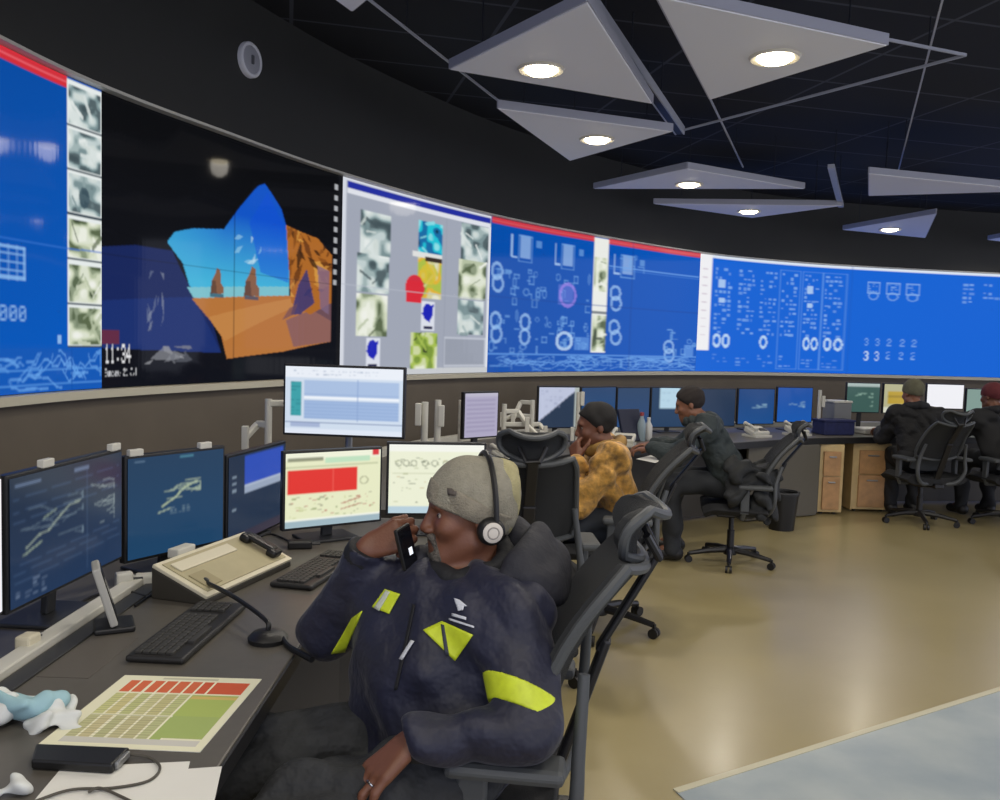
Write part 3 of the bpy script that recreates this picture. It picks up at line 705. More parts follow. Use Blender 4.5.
mb = MB(); mb.box((-1.13, 1.55, DESK_Z + 0.012), (0.05, 2.3, 0.024), 0.004); mb.build('rear_rail', WHITE, root)
mb = MB(); mb.box((-1.075, 1.55, DESK_Z + 0.003), (0.05, 2.3, 0.006), 0.002); mb.build('cable_channel', DGR, root)
mb = MB(); mb.box((-0.985, 2.06, DESK_Z + 0.0006), (0.12, 0.27, 0.0012), 0.0005); mb.build('cable_flap', M_('desk_flap', '#57524b', 0.45), root)

root = empty('control_desk', (2.0, 7.0, 0), 0, 'long curved control desk beyond, its black front edge running towards the far wall', 'desk')
fpts = [(0.0, 3.95), (0.05, 4.8), (0.2, 5.6), (0.6, 6.35), (1.15, 6.8), (1.9, 7.25), (2.76, 7.85), (3.6, 8.2), (4.6, 8.45), (6.0, 8.6), (7.2, 8.65)]
ff = poly_line(fpts, 6); bk = offset_line(ff, 1.05)
def shift(o, r): o.location = -r.location; return o
mb = MB(); strip(mb, ff, bk, DESK_Z - 0.035, DESK_Z); shift(mb.build('worktop', TOP, root), root)
mb = MB(); strip(mb, offset_line(ff, -0.008), ff, DESK_Z - 0.06, DESK_Z - 0.004); shift(mb.build('edge_band', EDGE, root), root)
mb = MB(); strip(mb, offset_line(ff, 0.34), offset_line(ff, 0.37), 0.03, DESK_Z - 0.035); shift(mb.build('modesty_panel', PAN, root), root)
mb = MB(); strip(mb, offset_line(ff, 0.98), bk, DESK_Z, DESK_Z + 0.05); shift(mb.build('rear_rail', WHITE, root), root)

# ================================================================== cabinets under the far desk
BIRCH = M_('birch', '#c6ad7a', 0.5, noise=0.12, nscale=9); REDW = M_('red_brown_wood', '#b0875a', 0.5, noise=0.18, nscale=14); CGR = M_('cabinet_grey', '#5e5a50', 0.6)
def cabinet(x0, x1, ytop, ybot, Y, label, side):
    A = at(x0, ybot, Y); B = at(x1, ybot, Y); A.z = B.z = 0
    # stand it on the floor under the worktop
    w = (B - A).length; root = empty('under_desk_cabinet', (A + B) / 2, math.atan2(B.y - A.y, B.x - A.x), label, 'cabinet', 'cabinets under the far desk')
    hgt = 0.665; d = 0.5
    mb = MB(); mb.box((0, d / 2, hgt / 2 + 0.012), (w, d, hgt - 0.024), 0.004); mb.build('body', BIRCH, root)
    mb = MB(); mb.box((-w * 0.5 - 0.004, d / 2, hgt / 2), (0.012, d, hgt - 0.03), 0.002); mb.build('side_panel', CGR if side else BIRCH, root)
    dr = []
    for k, (z0, z1) in enumerate(((0.05, 0.36), (0.37, 0.60))):
        mb = MB(); mb.box((0, -0.01, (z0 + z1) / 2), (w * 0.72, 0.02, z1 - z0), 0.004); dd_ = mb.build('drawer', REDW, root)
        mb = MB(); mb.box((0, -0.026, z1 - 0.05), (w * 0.3, 0.014, 0.014), 0.004); mb.build('handle', SILV, dd_)
    for sx in (-1, 1):
        for sy in (0.06, d - 0.06):
            mb = MB(); mb.lathe([(0.018, 0), (0.018, 0.014)], 10, Matrix.Translation((sx * (w / 2 - 0.05), sy, 0))); mb.build('foot', BLK, root)
    return root
cabinet(817, 841, 442, 513, 8.02, 'wooden drawer cabinet with a grey side, left of the other one', True)
cabinet(851, 888, 441, 509, 8.22, 'wooden drawer cabinet right of the other one, beside the person in black', False)
# grey end panel and a waste bin beneath the far desk
A = at(745, 505, 7.55); B = at(815, 512, 7.95)
mb = MB(); mb.bar((A.x, A.y, 0.34), (B.x, B.y, 0.34), 0.03, 0.66, r=0.004); o = mb.build('desk_divider', CGR, None); tag(o, 'flat grey panel standing under the far desk, left of the cabinets', 'panel')
c = on_z(781, 529, 0); c.z = 0
root = empty('waste_bin', c, 0.2, 'black waste bin on the floor under the far desk', 'bin')
mb = MB(); mb.lathe([(0.105, 0.0), (0.13, 0.30), (0.138, 0.30), (0.138, 0.315), (0.122, 0.315), (0.1, 0.01)], 22); mb.build('body', BLK, root, True)
mb = MB(); mb.lathe([(0.14, 0.315), (0.143, 0.32), (0.14, 0.33), (0.126, 0.33), (0.124, 0.318), (0.14, 0.315)], 22, None, False); mb.build('rim', DGR, root, True)

# ================================================================== monitors
SCR = attr_mat('monitor_glow', True, rough=0.2, spec=0.25, strength=1.0)
def monitor(label, xl, Yl, xr, Yr, z0, h, paint, bg, nx=90, ny=60, stand='stand', group='operators\' monitors', zdesk=DESK_Z, tilt=0.0, tags=()):
    L = at(xl, 400, Yl); R = at(xr, 400, Yr); L.z = R.z = 0; w = (R - L).length
    c = (L + R) / 2; yaw = math.atan2(R.y - L.y, R.x - L.x)
    root = empty('monitor', (c.x, c.y, zdesk), yaw, label, 'monitor', group)     # local x along the screen, -y towards the viewer
    zb = z0 - zdesk; T = Matrix.Translation((0, 0, zb)) @ Matrix.Rotation(-tilt, 4, 'X')
    mb = MB(); mb.box((0, 0.016, h / 2), (w, 0.028, h), 0.004, T)
    mb.box((0, 0.038, h * 0.45), (w * 0.55, 0.03, h * 0.5), 0.008, T); hs = mb.build('housing', BLK, root)
    cv = Canvas(0, 100, 0, 100, nx, ny, bg); paint(cv); cv.blur(1)
    bz = 0.010
    def fn(U, V):
        x = -w / 2 + bz + U * (w - 2 * bz); z = bz + (1 - V) * (h - 2 * bz); y = np.full_like(x, -0.0005)
        return T[0][0] * x, T[1][1] * y + T[1][2] * z + T[1][3], T[2][1] * y + T[2][2] * z + T[2][3]
    cv.mesh('display', fn, SCR, root)
    for tx in tags:
        mb = MB(); mb.box((tx * w, 0.005, h + 0.008), (0.05, 0.02, 0.022), 0.003, T); mb.build('label_tab', WHITE, root)
    if stand == 'stand':
        mb = MB(); mb.bar((0, 0.07, 0.012), (0, 0.055, zb + h * 0.42), 0.045, 0.02, (0, 1, 0), 0.004); mb.build('stand_neck', DGR, root)
        mb = MB(); mb.box((0, 0.075, 0.006), (0.22, 0.16, 0.012), 0.005); mb.build('stand_base', DGR, root)
    elif stand == 'pole':
        mb = MB(); mb.tube([(0, 0.10, 0.0), (0, 0.10, zb + h * 0.6)], 0.017, 12); mb.build('stand_pole', SILV, root, True)
        mb = MB(); mb.box((0, 0.07, zb + h * 0.45), (0.05, 0.07, 0.05), 0.006); mb.build('mount_bracket', DGR, root)
        mb = MB(); mb.box((0, 0.10, 0.012), (0.12, 0.10, 0.024), 0.004); mb.build('desk_clamp', DGR, root)
    return root
def p_chart(c):
    g = (c.Y / 100)[..., None]; c.a[:] = np.array(lin('#1d2c42')) * (1 - g) + np.array(lin('#213655')) * g
    for y in (14, 24, 32, 66, 72, 79): c.line([(3, y + 3), (97, y - 2)], '#3d5374', 0.9, 0.7)
    c.line([(12, 57), (22, 50), (30, 49), (40, 40), (48, 34), (58, 33)], '#94a195', 1.6, 0.75); c.line([(10, 62), (24, 56)], '#8b9b8c', 1.6, 0.8); c.line([(26, 38), (36, 34)], '#8b9b8c', 1.4, 0.7)
    squiggles(c, 68, 92, 20, 60, 16, 51, '#8b9aa0', 0.6, 1.0); squiggles(c, 8, 60, 26, 62, 16, 52, '#66798a', 0.5, 1.0); c.glyphs(4, 82, 30, 97, '#8093b0', 5, 4, 53, 0.5, 0.5); c.rect(4, 6, 24, 8, '#6f83a5', 0.6); c.rect(52, 5, 66, 8, '#6f83a5', 0.6); c.line([(64, 8), (64, 95)], '#3d5374', 0.8, 0.6)
def p_teal(c):
    g = (c.Y / 100)[..., None]; c.a[:] = np.array(lin('#1a3a58')) * (1 - g) + np.array(lin('#1d4366')) * g
    c.line([(34, 52), (48, 44), (56, 36), (70, 31)], '#b0bf9c', 1.8, 0.85); squiggles(c, 34, 74, 28, 46, 16, 54, '#9fb09c', 0.7, 1.1); c.line([(30, 58), (42, 55)], '#9fb09c', 1.5, 0.8); c.glyphs(42, 54, 68, 62, '#7f97a4', 3, 6, 55, 0.7, 0.6); c.rect(6, 3, 16, 5, '#6f8ba5', 0.7); c.rect(52, 2, 66, 5, '#4f8ba0', 0.7)
def p_bluewin(c):
    c.a[:] = np.array(lin('#243349')); c.rect(26, 3, 96, 42, '#2f4fb4'); c.rect(26, 36, 96, 46, '#a9b6c9'); c.rect(26, 39, 96, 46, '#7f8ea8', 0.5)
    for y in (22, 30, 38, 60): c.rect(6, y, 12, y + 3, '#8fa0b0', 0.7)
    c.rect(0, 90, 100, 100, '#3a3240', 0.8)
def p_table(c):
    c.a[:] = np.array(lin('#cfdcec')); c.rect(0, 0, 100, 16, '#e9eef6'); c.glyphs(4, 4, 80, 13, '#8b9cb8', 2, 24, 56, 0.6, 0.6)
    c.rect(5, 22, 14, 74, '#3fa0a8'); c.glyphs(5, 22, 14, 74, '#2a7c88', 10, 2, 57, 0.5, 0.6); c.rect(16, 20, 97, 44, '#a9bfe0'); c.rect(16, 50, 97, 78, '#9db6dc')
    for k in range(12): c.rect(16, 21 + k * 4.9, 97, 21.8 + k * 4.9, '#8aa3cf', 0.6)
    c.rect(16, 44, 97, 47, '#eef3fa'); c.line([(62, 18), (62, 80)], '#8aa3cf', 0.7); c.rect(0, 82, 100, 84, '#6f80a8'); c.rect(5, 84, 30, 90, '#8f9fc8', 0.7); c.rect(0, 92, 100, 100, '#dfe7f4')
def p_redban(c):
    c.a[:] = np.array(lin('#e6e9c4')); c.rect(0, 0, 100, 10, '#eff1da'); c.rect(2, 6, 38, 11, '#6a6f52', 0.8); c.rect(40, 7, 88, 15, '#bfe0bf'); c.rect(0, 18, 97, 20, '#b7bd96', 0.7)
    c.rect(2, 23, 75, 55, '#e0342c'); c.rect(48, 23, 49, 55, '#f0665a', 0.8); c.rect(91, 0, 98, 8, '#d8353a')
    schem(c, 6, 90, 60, 84, 24, 58, 0.0); c.ring(82, 42, 5, 6, '#9a9a78', 0.3, 0.7)
    r = random.Random(4)
    for _ in range(60): x, y = r.uniform(3, 92), r.uniform(58, 88); c.rect(x, y, x + r.uniform(1, 5), y + 1.5, r.choice(['#8b9a62', '#b86a5c', '#9a9a80', '#c3c98f']), 0.8)
    for k in range(2): c.line([(58, 72 + 8 * k), (78, 66 + 8 * k)], '#b0584f', 1.5, 0.8)
    c.rect(0, 90, 100, 100, '#9fb6c0'); c.rect(0, 89, 100, 91, '#f2f4e8')
def p_diag(c):
    c.a[:] = np.array(lin('#ecefd6')); c.rect(0, 0, 100, 10, '#f4f5ec'); r = random.Random(6)
    for x in (10, 18, 26, 38, 48, 60, 74): c.ring(x, 27, 3.5, 5, '#8a8f78', 0.3, 0.8)
    c.line([(4, 42), (96, 42)], '#c6caa9', 1, 0.8)
    for _ in range(70): x, y = r.uniform(3, 94), r.uniform(18, 86); c.rect(x, y, x + r.uniform(1, 5), y + 1.3, r.choice(['#8b9078', '#b5bb92', '#6f7864', '#c2a878']), 0.75)
    c.rect(0, 90, 100, 100, '#b9d0dc')
def p_lilac(c):
    c.a[:] = np.array(lin('#a9a3bd'))
    for k in range(8): c.rect(6, 14 + k * 10, 92, 17 + k * 10, '#7d7798', 0.7)
    c.rect(0, 0, 100, 8, '#b8b4c6')
def p_half(c):
    c.a[:] = np.array(lin('#2b3a50')); c.poly([(0, 0), (100, 0), (0, 85)], '#bcc3da'); c.glyphs(4, 6, 60, 50, '#8d95b4', 6, 5, 60, 0.5, 0.6); c.rect(90, 0, 100, 100, '#aab2ae')
def p_navy(a, b, seed=0):
    def f(c):
        g = (c.Y / 100)[..., None]; c.a[:] = np.array(lin(a)) * (1 - g) + np.array(lin(b)) * g
        if seed: squiggles(c, 30, 80, 40, 60, 5, seed, '#8fb6cc', 0.6, 2.5)
    return f
def p_note(c):
    c.a[:] = np.array(lin('#1d3a5a')); c.rect(20, 0, 70, 52, '#b4d2e2'); c.glyphs(26, 8, 64, 46, '#8fb0c6', 4, 3, 61, 0.6, 0.6)
def p_green(c): c.a[:] = np.array(lin('#3c5a54')); c.rect(0, 0, 100, 12, '#a8b8b4'); squiggles(c, 20, 80, 30, 80, 8, 62, '#8fb0a0', 0.7, 3)
def p_yellow(c): c.a[:] = np.array(lin('#b3b08a')); c.rect(10, 25, 80, 70, '#b79a34'); c.rect(10, 40, 80, 46, '#8f7a2c', 0.7); c.rect(0, 80, 100, 100, '#cfd0bf')
def p_white(c): c.a[:] = np.array(lin('#eeeef2'))
def p_grey_green(c): c.a[:] = np.array(lin('#7c958c')); c.poly([(100, 20), (100, 80), (40, 60)], '#b4c2bc')
NV = p_navy('#1d3e66', '#1f4a7c', 63)
monitor('navy monitor with pale chart traces, nearest on the left', 6, 2.06, 123, 2.62, 0.825, 0.345, p_chart, '#22344f', 130, 90, tags=(-0.2, 0.42))
monitor('dark teal-blue monitor with one pale trace in its middle', 125, 2.68, 226, 3.02, 0.79, 0.345, p_teal, '#1f4468', 110, 90, tags=(-0.4, 0.28))
monitor('dark monitor with a bright blue window at its top', 228, 3.08, 287, 3.58, 0.745, 0.345, p_bluewin, '#243349', 90, 80)
monitor('upper monitor with a pale blue table, above the red-bannered one', 283, 3.66, 405, 3.62, 1.105, 0.305, p_table, '#cfdcec', 130, 80, stand='pole')
monitor('lower monitor with a large red block on a cream page', 284, 3.2, 384, 3.44, 0.79, 0.305, p_redban, '#e6e9c4', 110, 80)
monitor('cream diagram monitor behind the grey beanie', 388, 3.44, 488, 3.5, 0.815, 0.30, p_diag, '#ecefd6', 110, 80)
monitor('pale monitor edge at the far left of the desk, left of the navy chart monitor', -60, 1.72, 2, 2.0, 0.85, 0.335, p_white, '#dfe6ea', 40, 40)
monitor('small lilac page monitor between white arms', 464, 5.2, 499, 5.4, 0.93, 0.29, p_lilac, '#a9a3bd', 40, 40)
monitor('half pale, half dark monitor left of the yellow jacket', 538, 6.9, 580, 7.05, 0.84, 0.345, p_half, '#2b3a50', 46, 40)
monitor('dark blue monitor directly behind the head of the person in the yellow jacket', 581, 7.3, 616, 7.6, 0.80, 0.37, NV, '#1d3e66', 40, 40)
monitor('dark blue monitor between the yellow-jacketed person and the one with the pale note', 617, 7.65, 650, 7.85, 0.79, 0.37, p_navy('#203d5f', '#1c4170'), '#1d3e66', 40, 40)
monitor('blue monitor showing a small pale note', 651, 7.9, 692, 8.05, 0.78, 0.38, p_note, '#1d3a5a', 40, 40)
monitor('dark monitor directly behind the shoulder of the dark-jacketed person', 693, 8.1, 736, 8.3, 0.78, 0.37, p_navy('#23344c', '#1d3350'), '#1d3a5a', 40, 40)
monitor('blue monitor right of the dark-jacketed person, left of the brightest blue one', 738, 8.4, 775, 8.55, 0.79, 0.36, p_navy('#1f447a', '#1d4d8a', 65), '#1f447a', 40, 40)
monitor('brightest blue monitor, standing left of the white pole', 777, 8.55, 813, 8.65, 0.81, 0.36, p_navy('#2050a0', '#1c58ac', 66), '#1f447a', 40, 40)
monitor('green-tinted monitor above the cabinets', 846, 9.0, 880, 9.05, 0.90, 0.32, p_green, '#3c5a54', 36, 36)
monitor('monitor showing a yellow block, left of the grey-capped person', 883, 9.05, 918, 9.1, 0.90, 0.32, p_yellow, '#b3b08a', 36, 36)
monitor('blank white monitor right of the grey-capped person', 926, 9.1, 964, 9.12, 0.96, 0.27, p_white, '#eeeef2', 36, 30)
monitor('grey-green monitor at the far right of the desk', 966, 9.12, 1003, 9.15, 0.86, 0.33, p_grey_green, '#7c958c', 36, 36)

# ================================================================== bare monitor arms and clutter along the back of the desks
def arm(label, x, ybot, ytop, Y, reach, cat='monitor arm'):
    b_ = at(x, ybot, Y); t_ = at(x, ytop, Y); hgt = t_.z - DESK_Z
    root = empty('monitor_mount', (b_.x, b_.y, DESK_Z), 0, label, cat, 'bare monitor arms')
    mb = MB(); mb.tube([(0, 0, 0), (0, 0, hgt)], 0.017, 12); mb.build('pole', WHITE, root, True)
    mb = MB(); mb.box((0, 0, 0.012), (0.10, 0.09, 0.024), 0.005); mb.build('clamp', DGR, root)
    for k, (dx, dz, L) in enumerate(reach):
        mb = MB(); z = hgt + dz; mb.bar((0, 0, z), (dx * 0.6, 0.05, z), 0.035, 0.03, r=0.006); mb.bar((dx * 0.6, 0.05, z), (dx, -0.02, z - L * 0.3), 0.03, 0.026, r=0.006)
        a_ = mb.build('arm_link', WHITE, root)
        mb = MB(); mb.box((dx, -0.02, z - L * 0.3), (0.03, 0.025, 0.11), 0.004); mb.build('mount_plate', WHITE, a_)
    return root
arm('pale grey monitor arm left of the pale blue table monitor', 268, 450, 399, 3.95, [(0.14, -0.02, 0.0), (-0.1, -0.12, 0.2)])
arm('pale pole right of the pale blue table monitor', 424, 445, 402, 4.2, [(-0.03, -0.03, 0.1)])
arm('thin grey pole behind the cream diagram monitor', 437, 445, 400, 4.4, [(0.02, -0.05, 0.1)])
arm('white pole touching the lilac page monitor on its left', 460, 445, 400, 5.5, [(0.03, -0.04, 0.1)])
arm('white monitor arm right of the lilac page monitor', 503, 452, 404, 5.9, [(0.16, -0.05, 0.3), (0.26, -0.14, 0.3)])
arm('white monitor arm left of the half pale, half dark monitor', 531, 450, 400, 6.3, [(-0.14, -0.02, 0.4), (-0.22, -0.12, 0.1), (0.1, -0.18, 0.2)])
arm('white pole right of the half pale, half dark monitor', 577, 438, 392, 6.75, [(0.03, -0.02, 0.1), (-0.04, -0.3, 0.1)])
arm('white pole left of the clutter above the cabinets', 818, 430, 390, 8.4, [(0.03, -0.08, 0.1)])
# clutter on the far desk above the cabinets
BLUE = M_('navy_fabric', '#1d2450', 0.8, noise=0.2)
def crate(x, y, Y, w, d, hgt, label, m, lid):
    p = at(x, y, Y); root = empty('storage_box', (p.x, p.y, DESK_Z), 0.25, label, 'box', None)
    mb = MB(); mb.box((0, 0, hgt / 2), (w, d, hgt), 0.012); mb.build('body', m, root)
    mb = MB(); mb.box((0, 0, hgt + 0.008), (w + 0.012, d + 0.012, 0.02), 0.005); mb.build('lid', lid, root); return root
crate(833, 432, 8.35, 0.34, 0.2, 0.13, 'dark blue box among the clutter above the cabinets', BLUE, BLUE)
crate(836, 425, 8.62, 0.2, 0.2, 0.30, 'grey and white box behind the dark blue box', M_('box_grey', '#77797c', 0.6), WHITE)
crate(870, 432, 8.55, 0.28, 0.22, 0.04, 'low white tray on the far desk above the right cabinet', WHITE, M_('paper_plain', '#d9d8d2', 0.7))
def desk_phone(x, y, Y, label, rz, m=None, scale=1.0):
    p = at(x, y, Y); root = empty('desk_phone', (p.x, p.y, DESK_Z), rz, label, 'telephone', 'desk telephones'); root.scale = (scale,) * 3
    mb = MB(); mb.prism([(-0.1, -0.09), (0.1, -0.09), (0.1, 0.09), (-0.1, 0.09)], 0, 0.02); mb.box((0, 0.02, 0.045), (0.2, 0.14, 0.05), 0.012, Matrix.Rotation(0.35, 4, 'X')); mb.build('base', m or WHITE, root)
    mb = MB(); mb.tube([(-0.07, -0.07, 0.07), (-0.075, -0.03, 0.09), (-0.075, 0.05, 0.115), (-0.07, 0.08, 0.115)], [0.022, 0.013, 0.013, 0.022], 10); mb.build('handset', m or WHITE, root, True)
    mb = MB(); mb.box((0.035, 0.0, 0.068), (0.09, 0.06, 0.012), 0.003, Matrix.Rotation(0.35, 4, 'X')); mb.build('keypad', DGR, root)
    return root
desk_phone(757, 432, 7.9, 'pale desk telephone in front of the two blue monitors, nearer the left', 0.5)
desk_phone(797, 430, 8.15, 'pale desk telephone in front of the right blue monitor', 0.4)
desk_phone(622, 452, 6.9, 'pale desk telephone right of the yellow jacket', -0.3)
desk_phone(508, 455, 5.6, 'pale desk telephone behind the grey beanie', 0.8)
desk_phone(952, 428, 8.9, 'pale desk telephone right of the grey-capped person', 0.1)
def sheet(x0, y0, x1, y1, x2, y2, x3, y3, z, label, name='paper_sheet', m=None, cat='paper'):
    """sheet on the desk; corners in order round it."""
    P = [on_z(*q, z) for q in ((x0, y0), (x1, y1), (x2, y2), (x3, y3))]; c = sum(P, Vector()) / 4
    if (P[1] - P[0]).cross(P[2] - P[0]).z < 0: P = P[::-1]
    mb = MB(); mb.prism([(p.x - c.x, p.y - c.y) for p in P], 0, 0.0012); o = mb.build(name, m or M_('paper_plain', '#d9d8d2', 0.7), None); o.location = (c.x, c.y, z + 0.0002); return tag(o, label, cat)
sheet(636, 459, 652, 455, 671, 458, 655, 463, DESK_Z, 'white sheet lying on the far desk by the dark-jacketed person')

def bottle(x, y, Y, hgt, rad, body, capm, label):
    p = at(x, y, Y); root = empty('bottle', (p.x, p.y, DESK_Z), 0, label, 'bottle', 'bottles on the far desk')
    mb = MB(); mb.lathe([(rad * 0.9, 0), (rad, 0.008), (rad, hgt * 0.62), (rad * 0.45, hgt * 0.82), (rad * 0.42, hgt * 0.9)], 16); mb.build('body', body, root, True)
    mb = MB(); mb.lathe([(rad * 0.5, hgt * 0.89), (rad * 0.5, hgt), (rad * 0.45, hgt * 1.01)], 14); mb.build('cap', capm, root, True)
bottle(641, 440, 7.25, 0.24, 0.036, M_('bottle_clear', '#8fa0a8', 0.2), M_('bottle_red', '#8c2a2e', 0.5), 'clear bottle with a red cap on the far desk, right of the yellow jacket')
bottle(648, 440, 7.35, 0.19, 0.034, M_('bottle_white', '#c9c9c6', 0.4), M_('bottle_white', '#c9c9c6', 0.4), 'short white bottle on the far desk, right of the red-capped bottle')
p = at(634, 442, 7.2); root = empty('folder', (p.x, p.y, DESK_Z), 0.5, 'white-edged dark folder leaning upright on the far desk, left of the bottles', 'folder')
T = Matrix.Rotation(math.radians(-22), 4, 'X')
mb = MB(); mb.box((0, 0, 0.14), (0.22, 0.03, 0.28), 0.004, T); mb.build('cover', M_('folder_dark', '#1c2138', 0.6), root)
mb = MB(); mb.box((0.105, -0.001, 0.14), (0.014, 0.022, 0.27), 0.002, T); mb.build('page_edge', WHITE, root)
# ================================================================== office chairs (made facing +y, standing on the floor at the origin)
MESH = M_('chair_mesh', '#212325', 0.7, bump=0.5, bscale=900); FRAME = M_('chair_frame_grey', '#46494b', 0.5); CUSH = M_('chair_cushion', '#1d1e20', 0.85, bump=0.3, bscale=300); CBLK = M_('chair_black', '#17171a', 0.4)
BB = Vector((0, -0.15, 0.56))
def make_chair(rec):
    rec = math.radians(rec)
    bu = Vector((0, -math.sin(rec), math.cos(rec))); bf = Vector((0, math.cos(rec), math.sin(rec)))       # up along the back, out of its front
    root = empty('office_chair')
    mb = MB(); mb.slab(lambda u, v: (0.25 * math.sin((u - 0.5) * math.pi) * (1 - 0.12 * v * v), -0.24 + 0.48 * v, 0.485 - 0.02 * abs(2 * u - 1) ** 3 * -1 - 0.035 * max(0, v - 0.75) ** 2 * 16 - 0.012 * math.cos((u - .5) * 3)), 12, 12, 0.075)
    mb.build('seat', CUSH, root, True, bevel=0.012)
    mb = MB(); mb.box((0, -0.02, 0.395), (0.20, 0.28, 0.05), 0.012); mb.box((0, -0.20, 0.40), (0.09, 0.16, 0.045), 0.01); mb.build('tilt_mechanism', CBLK, root)
    def back(u, v):
        x = (u - 0.5) * (0.46 - 0.07 * v); dep = 0.055 * (2 * u - 1) ** 2 + 0.03 * math.sin(v * math.pi)
        x *= 1 - 0.10 * abs(2 * v - 1) ** 6
        return BB + bu * (0.12 + 0.42 * v) + Vector((x, 0, 0)) + bf * (dep - 0.02)
    mb = MB(); mb.slab(back, 14, 12, 0.018); mb.build('backrest', MESH, root, True)
    rim = [back(0, v / 8) for v in range(9)] + [back(u / 8, 1) for u in range(1, 9)] + [back(1, 1 - v / 8) for v in range(1, 9)] + [back(1 - u / 8, 0) for u in range(1, 8)]
    mb = MB(); mb.tube([p - bf * 0.006 for p in rim], 0.013, 8, True); mb.build('back_frame', FRAME, root, True)
    mb = MB(); mb.slab(lambda u, v: BB + bu * (-0.06 + 0.15 * v) + Vector(((u - 0.5) * 0.36, 0, 0)) + bf * (0.04 * (2 * u - 1) ** 2 + 0.015 * math.sin(v * math.pi) + 0.01), 12, 6, 0.03); mb.build('lumbar_pad', FRAME, root, True, bevel=0.006)
    for s in (-1, 1):
        pts = spline([(s * 0.03, -0.20, 0.415), (s * 0.17, -0.25, 0.43), (s * 0.235, -0.285, 0.53), (s * 0.225, -0.29, 0.66), tuple(BB + bu * 0.30 + Vector((s * 0.20, 0, 0)) - bf * 0.005)], 6)
        mb = MB(); mb.tube(pts, [0.021 - 0.008 * i_ / (len(pts) - 1) for i_ in range(len(pts))], 10); mb.build('back_support', FRAME, root, True)
    mb = MB(); mb.bar((0, -0.21, 0.42), tuple(BB + bu * 0.34 - bf * 0.040), 0.06, 0.022, (0, 1, 0.3), 0.008); mb.bar(tuple(BB + bu * 0.30 - bf * 0.036), tuple(BB + bu * 0.58 - bf * 0.04), 0.05, 0.016, (0, 1, 0.3), 0.006); mb.build('spine', CBLK, root)
    def hd(u, v): return BB + bu * (0.545 + 0.12 * v) + Vector(((u - 0.5) * 0.28 * (1 - 0.30 * abs(2 * v - 1) ** 3), 0, 0)) + bf * (0.05 * (2 * u - 1) ** 2 + 0.025 * math.sin(v * math.pi))
    mb = MB(); mb.slab(hd, 12, 6, 0.022); h_ = mb.build('headrest', MESH, root, True, bevel=0.006)
    rim = [hd(u / 10, 1) for u in range(11)] + [hd(1, 1 - v_ / 8) for v_ in range(1, 8)] + [hd(1 - u / 10, 0) for u in range(11)] + [hd(0, v_ / 8) for v_ in range(1, 8)]
    mb = MB(); mb.tube([p - bf * 0.01 for p in rim], 0.012, 8, True); mb.build('headrest_frame', FRAME, h_, True)
    mb = MB(); mb.tube([hd(0.3, 0.5) - bf * 0.02, hd(0.4, 0.2) - bf * 0.06, hd(0.6, 0.2) - bf * 0.06, hd(0.7, 0.5) - bf * 0.02], 0.010, 8); mb.build('headrest_bracket', CBLK, root, True)
    for s in (-1, 1):
        mb = MB(); mb.tube([(s * 0.16, -0.03, 0.40), (s * 0.26, -0.06, 0.405), (s * 0.285, -0.07, 0.46)], 0.02, 8); mb.bar((s * 0.285, -0.07, 0.44), (s * 0.285, -0.07, 0.632), 0.03, 0.065, (0, 1, 0), 0.008)
        a_ = mb.build('armrest_post', FRAME, root)
        mb = MB(); mb.box((s * 0.285, -0.14, 0.645), (0.095, 0.25, 0.034), 0.014); mb.build('armrest_pad', M_('armrest_grey', '#46494b', 0.6), root)
    mb = MB(); mb.lathe([(0.028, 0.10), (0.028, 0.26), (0.02, 0.262), (0.02, 0.39)], 16); mb.build('gas_lift', CBLK, root, True)
    mb = MB(); mb.lathe([(0.05, 0.07), (0.055, 0.10), (0.04, 0.125), (0.03, 0.13)], 18); mb.build('base_hub', CBLK, root, True)
    for k in range(5):
        a = 2 * math.pi * k / 5 + 0.55; d = Vector((math.cos(a), math.sin(a), 0))
        mb = MB(); mb.tube([d * 0.03 + Vector((0, 0, 0.105)), d * 0.17 + Vector((0, 0, 0.095)), d * 0.32 + Vector((0, 0, 0.07))], [0.026, 0.021, 0.016], 8); lg = mb.build('base_leg', CBLK, root, True)
        c = d * 0.325; t = Vector((-d.y, d.x, 0))
        mb = MB(); mb.tube([c + Vector((0, 0, 0.075)), c + Vector((0, 0, 0.045))], 0.010, 8)
        for sg in (-1, 1): mb.tube([c + t * (0.006 * sg) + Vector((0, 0, 0.027)), c + t * (0.024 * sg) + Vector((0, 0, 0.027))], 0.027, 14)
        mb.build('caster', BLK, lg, True)
    return root
PROTO = {}
def chair(x, y, face, label, rec=28, sc=1.0):
    """face: plan direction the chair looks towards."""
    if rec not in PROTO: PROTO[rec] = o = make_chair(rec)
    else: o = copy_tree(PROTO[rec])
    o.location = (x, y, 0); o.rotation_euler = (0, 0, math.atan2(face[1], face[0]) - math.pi / 2); o.scale = (sc, sc, sc)
    return tag(o, label, 'chair', 'mesh office chairs')
chair(-0.07, 2.04, (-1, 0.12), 'office chair under the man in the grey beanie, its tall back seen edge-on')
chair(0.12, 3.95, (-0.05, 1), 'empty office chair behind the man in the grey beanie')
chair(0.57, 4.60, (-1, 0.16), 'office chair under the person in the yellow jacket', 36)
chair(1.68, 6.08, (-0.98, 0.2), 'office chair under the dark-jacketed person, a coat over its back', 36, 0.92)
chair(3.84, 7.74, (-0.14, 1), 'office chair seen from behind, under the person in the grey cap', 36, 0.95)
chair(4.66, 7.80, (-0.1, 1), 'office chair at the right edge, under the person in the red cap', 36, 0.95)
